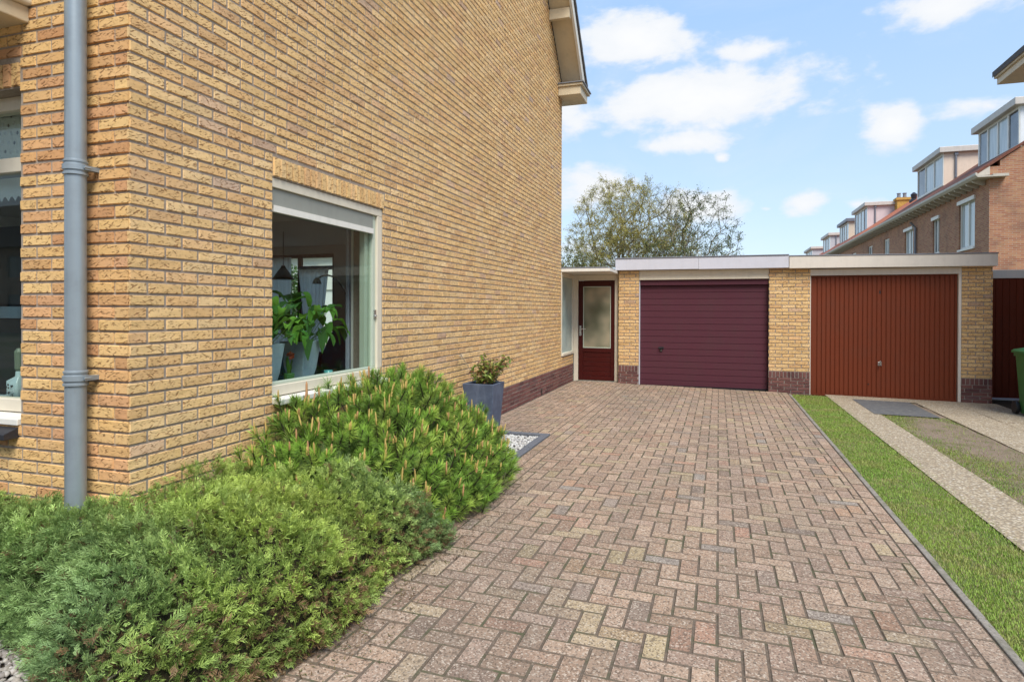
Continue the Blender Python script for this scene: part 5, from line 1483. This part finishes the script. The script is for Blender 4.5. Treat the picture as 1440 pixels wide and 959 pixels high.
ac = thing('armchair', 'dark blue upholstered armchair behind the side window', 'armchair', (-4.1, 6.05, .1))
def cushion(mb, cx, cy, cz, hx, hy, hz, r=.08):
    mb.ring_loft([rrect(cx, cy, hx * .9, hy * .9, r, cz - hz), rrect(cx, cy, hx, hy, r, cz - hz * .6), rrect(cx, cy, hx, hy, r, cz + hz * .6), rrect(cx, cy, hx * .9, hy * .9, r, cz + hz)])
g = MB(); cushion(g, -4.1, 5.95, .62, .40, .40, .10); g.build('seat', M('blue_fabric'), ac, smooth=True)
g = MB()
rings = []
for (dy, zz, hw) in [(0, .52, .36), (.10, .85, .38), (.24, 1.12, .34), (.30, 1.22, .25)]:
    rings.append(rrect(-4.1, 6.28 + dy, hw, .07, .05, zz))
g.ring_loft(rings); g.build('backrest', M('blue_fabric'), ac, smooth=True)
for s in (-1, 1):
    g = MB(); cushion(g, -4.1 + s * .42, 6.0, .74, .07, .40, .16, .05); g.build('armrest', M('blue_fabric'), ac, smooth=True)
for (sx, sy) in ((-1, -1), (1, -1), (-1, 1), (1, 1)):
    g = MB(); g.tube([(-4.1 + sx * .33, 5.98 + sy * .33, .52), (-4.1 + sx * .36, 5.98 + sy * .36, .10)], [.02, .014], 8); g.build('leg', M('black'), ac)

al = thing('arc_lamp', 'thin steel arc floor lamp curving over the armchair', 'lamp', (-3.75, 6.0, .1))
g = MB(); P_ = []
for k in range(15):
    t_ = k / 14; P_.append((-3.75 + .10 * t_, 6.05 - .95 * t_ ** 1.5, .12 + 1.62 * math.sin(t_ * 1.85) ** .7 if t_ > 0 else .12))
g.tube(P_, .009, 8); g.build('arm', M('chrome'), al)
g = MB(); e = P_[-1]; g.lathe(e[0], e[1], [(.045, e[2] - .05), (.03, e[2] - .01), (.012, e[2] + .01)], 14); g.build('lamp_shade', M('chrome'), al)
g = MB(); g.lathe(-3.75, 6.05, [(.15, .10), (.15, .12), (.02, .13)], 20); g.build('base', M('black'), al)
pd_ = thing('pendant_lamp', 'dark cone pendant lamp hanging inside the side window room', 'lamp', (-6.9, 8.72, 1.95))
g = MB(); g.lathe(-6.9, 8.72, [(.18, 1.90), (.10, 2.02), (.04, 2.10), (.03, 2.13)], 18); g.build('lamp_shade', M('slate'), pd_)
g = MB(); g.tube([(-6.9, 8.72, 2.13), (-6.9, 8.72, 2.70)], .006, 6); g.build('cord', M('black'), pd_)

def curtain(name, label, pts2, z0, z1, mat, folds=.03, pinch=None, group=None):
    """hanging cloth following a polyline in plan, with folds"""
    n = 70; a, b = Vector((*pts2[0], 0)), Vector((*pts2[1], 0)); d = (b - a); nn = Vector((-d.y, d.x, 0)).normalized()
    V = []; nz = 14
    for j in range(nz):
        z = z0 + (z1 - z0) * j / (nz - 1)
        w = 1.0 if not pinch else pinch(j / (nz - 1))
        for i in range(n):
            u = i / (n - 1); uu_ = .5 + (u - .5) * w
            p = a + d * uu_ + nn * (folds * math.sin(u * 38 + .6 * math.sin(u * 9)) * (.7 + .3 * (1 - j / nz)))
            V.append((p.x, p.y, z))
    F = [(j * n + i, j * n + i + 1, (j + 1) * n + i + 1, (j + 1) * n + i) for j in range(nz - 1) for i in range(n - 1)]
    o = np_mesh(name, V, F, M(mat), None, None, True)
    sl_ = o.modifiers.new('thickness', 'SOLIDIFY'); sl_.thickness = .004
    return tag(o, label, 'curtain', group)
curtain('curtain', 'grey blue drape hanging at the right side of the side window', (( -3.24, 5.17), (-3.13, 4.82)), .30, 2.55, 'drape', .028)
curtain('net_curtain', 'white net curtain tied in at the middle in the rear garden door', ((-8.22, 10.86), (-7.50, 10.86)), .2, 2.22, 'net', .02, lambda t: .62 + .38 * abs(t - .45) / .55)
curtain('net_curtain', 'white net curtain at the rear window left of the garden door', ((-9.1, 10.86), (-8.40, 10.86)), .2, 2.48, 'net', .025)
tv = thing('television', 'black television behind the front window seen left of the downpipe', 'television', (-5.1, 3.3, 1.416))
g = MB(); g.box(-5.75, -4.50, 3.25, 3.30, 1.43, 2.01); g.build('screen', M('black'), tv, bevel=.004)
g = MB(); g.box(-5.3, -4.95, 3.20, 3.36, 1.416, 1.429); g.build('stand', M('black'), tv)
g = MB(); g.box(-5.9, -4.3, 3.1, 3.6, 1.33, 1.415); g.box(-5.88, -4.32, 3.12, 3.58, .1, 1.329, 1)
tag(g.build('sideboard', M('pot_grey', 'slate'), bevel=.005), 'dark sideboard with grey top under the television', 'sideboard')
FS = FW_[2] + .046
bo = thing('bottle', 'square pale blue decorated glass bottle with cork on the front window sill', 'bottle', (-3.925, 2.60, FS))
g = MB(); g.ring_loft([rrect(-3.925, 2.60, .045, .045, .012, FS), rrect(-3.925, 2.60, .047, .047, .012, FS + .13), rrect(-3.925, 2.60, .018, .018, .012, FS + .155), rrect(-3.925, 2.60, .016, .016, .012, FS + .185)])
g.build('body', [paint('pale_blue_glass', (.36, .46, .48), .15, .3)], bo, smooth=True)
g = MB(); g.lathe(-3.925, 2.60, [(.014, FS + .187), (.022, FS + .20), (.025, FS + .30), (.012, FS + .32)], 12); g.build('stopper', [simple('green_grey_stopper', (.14, .18, .13), .4)], bo)
g = MB(); rr = random.Random(1)
for k in range(24):
    cx, cz, s = -3.925 + rr.uniform(-.035, .035), FS + rr.uniform(.02, .11), rr.uniform(.004, .009)
    g.add([(cx - s, 2.5518, cz), (cx, 2.5518, cz - s), (cx + s, 2.5518, cz), (cx, 2.5518, cz + s)], [(0, 1, 2, 3)], k % 2)
g.build('decoration', M('net', 'slate'), bo)
g = MB(); g.box(-4.12, -4.0, 2.55, 2.68, FS, FS + .022); g.box(-4.10, -4.01, 2.56, 2.67, FS + .0225, FS + .035)
tag(g.build('flat_box', M('pot_grey'), bevel=.002), 'small flat grey box lying on the front window sill', 'box')

# ------------------------------------------------------------------ garden behind the house, seen through the rear window
gh = thing('garden_house', 'pale house with grey roof seen through the rear window of the room', 'house', (-22, 30, 0))
g = MB(); g.box(-30, -12, 27, 33, -.3, 4.2); g.build('wall', M('plaster'), gh)
g = MB(); g.prism([(26.6, 4.1), (33.4, 4.1), (30, 7.4)], 'x', -30.2, -11.8); g.build('roof', M('lead'), gh)
g = MB(); g.box(-16.2, -14.4, 26.93, 27.02, 2.4, 4.0); g.box(-19.2, -17.4, 26.93, 27.02, 2.4, 4.0); g.build('window_frame', M('white'), gh)
bt = thing('round_shrub', 'dense green shrub seen through the rear window of the room', 'shrub', (-14.0, 17.5, 0))
r = np.random.default_rng(5); n = 6000; q = nrm(r.normal(0, 1, (n, 3))) * (r.uniform(.2, 1, (n, 1)) ** .4) * np.array([1.1, 1.1, 1.3]) + np.array([-14.0, 17.5, 1.75])
K = Kites(); K.add(q, r.normal(0, 1, (n, 3)), r.normal(0, 1, (n, 3)), .10, .06, np.array([.07, .13, .03]) * r.uniform(.6, 1.4, (n, 1))); K.build('foliage', M('leaf'), bt)
g = MB(); g.tube([(-14.0, 17.5, -.3), (-14.0, 17.5, 1.6)], [.09, .05], 8); g.build('stem', M('bark'), bt)
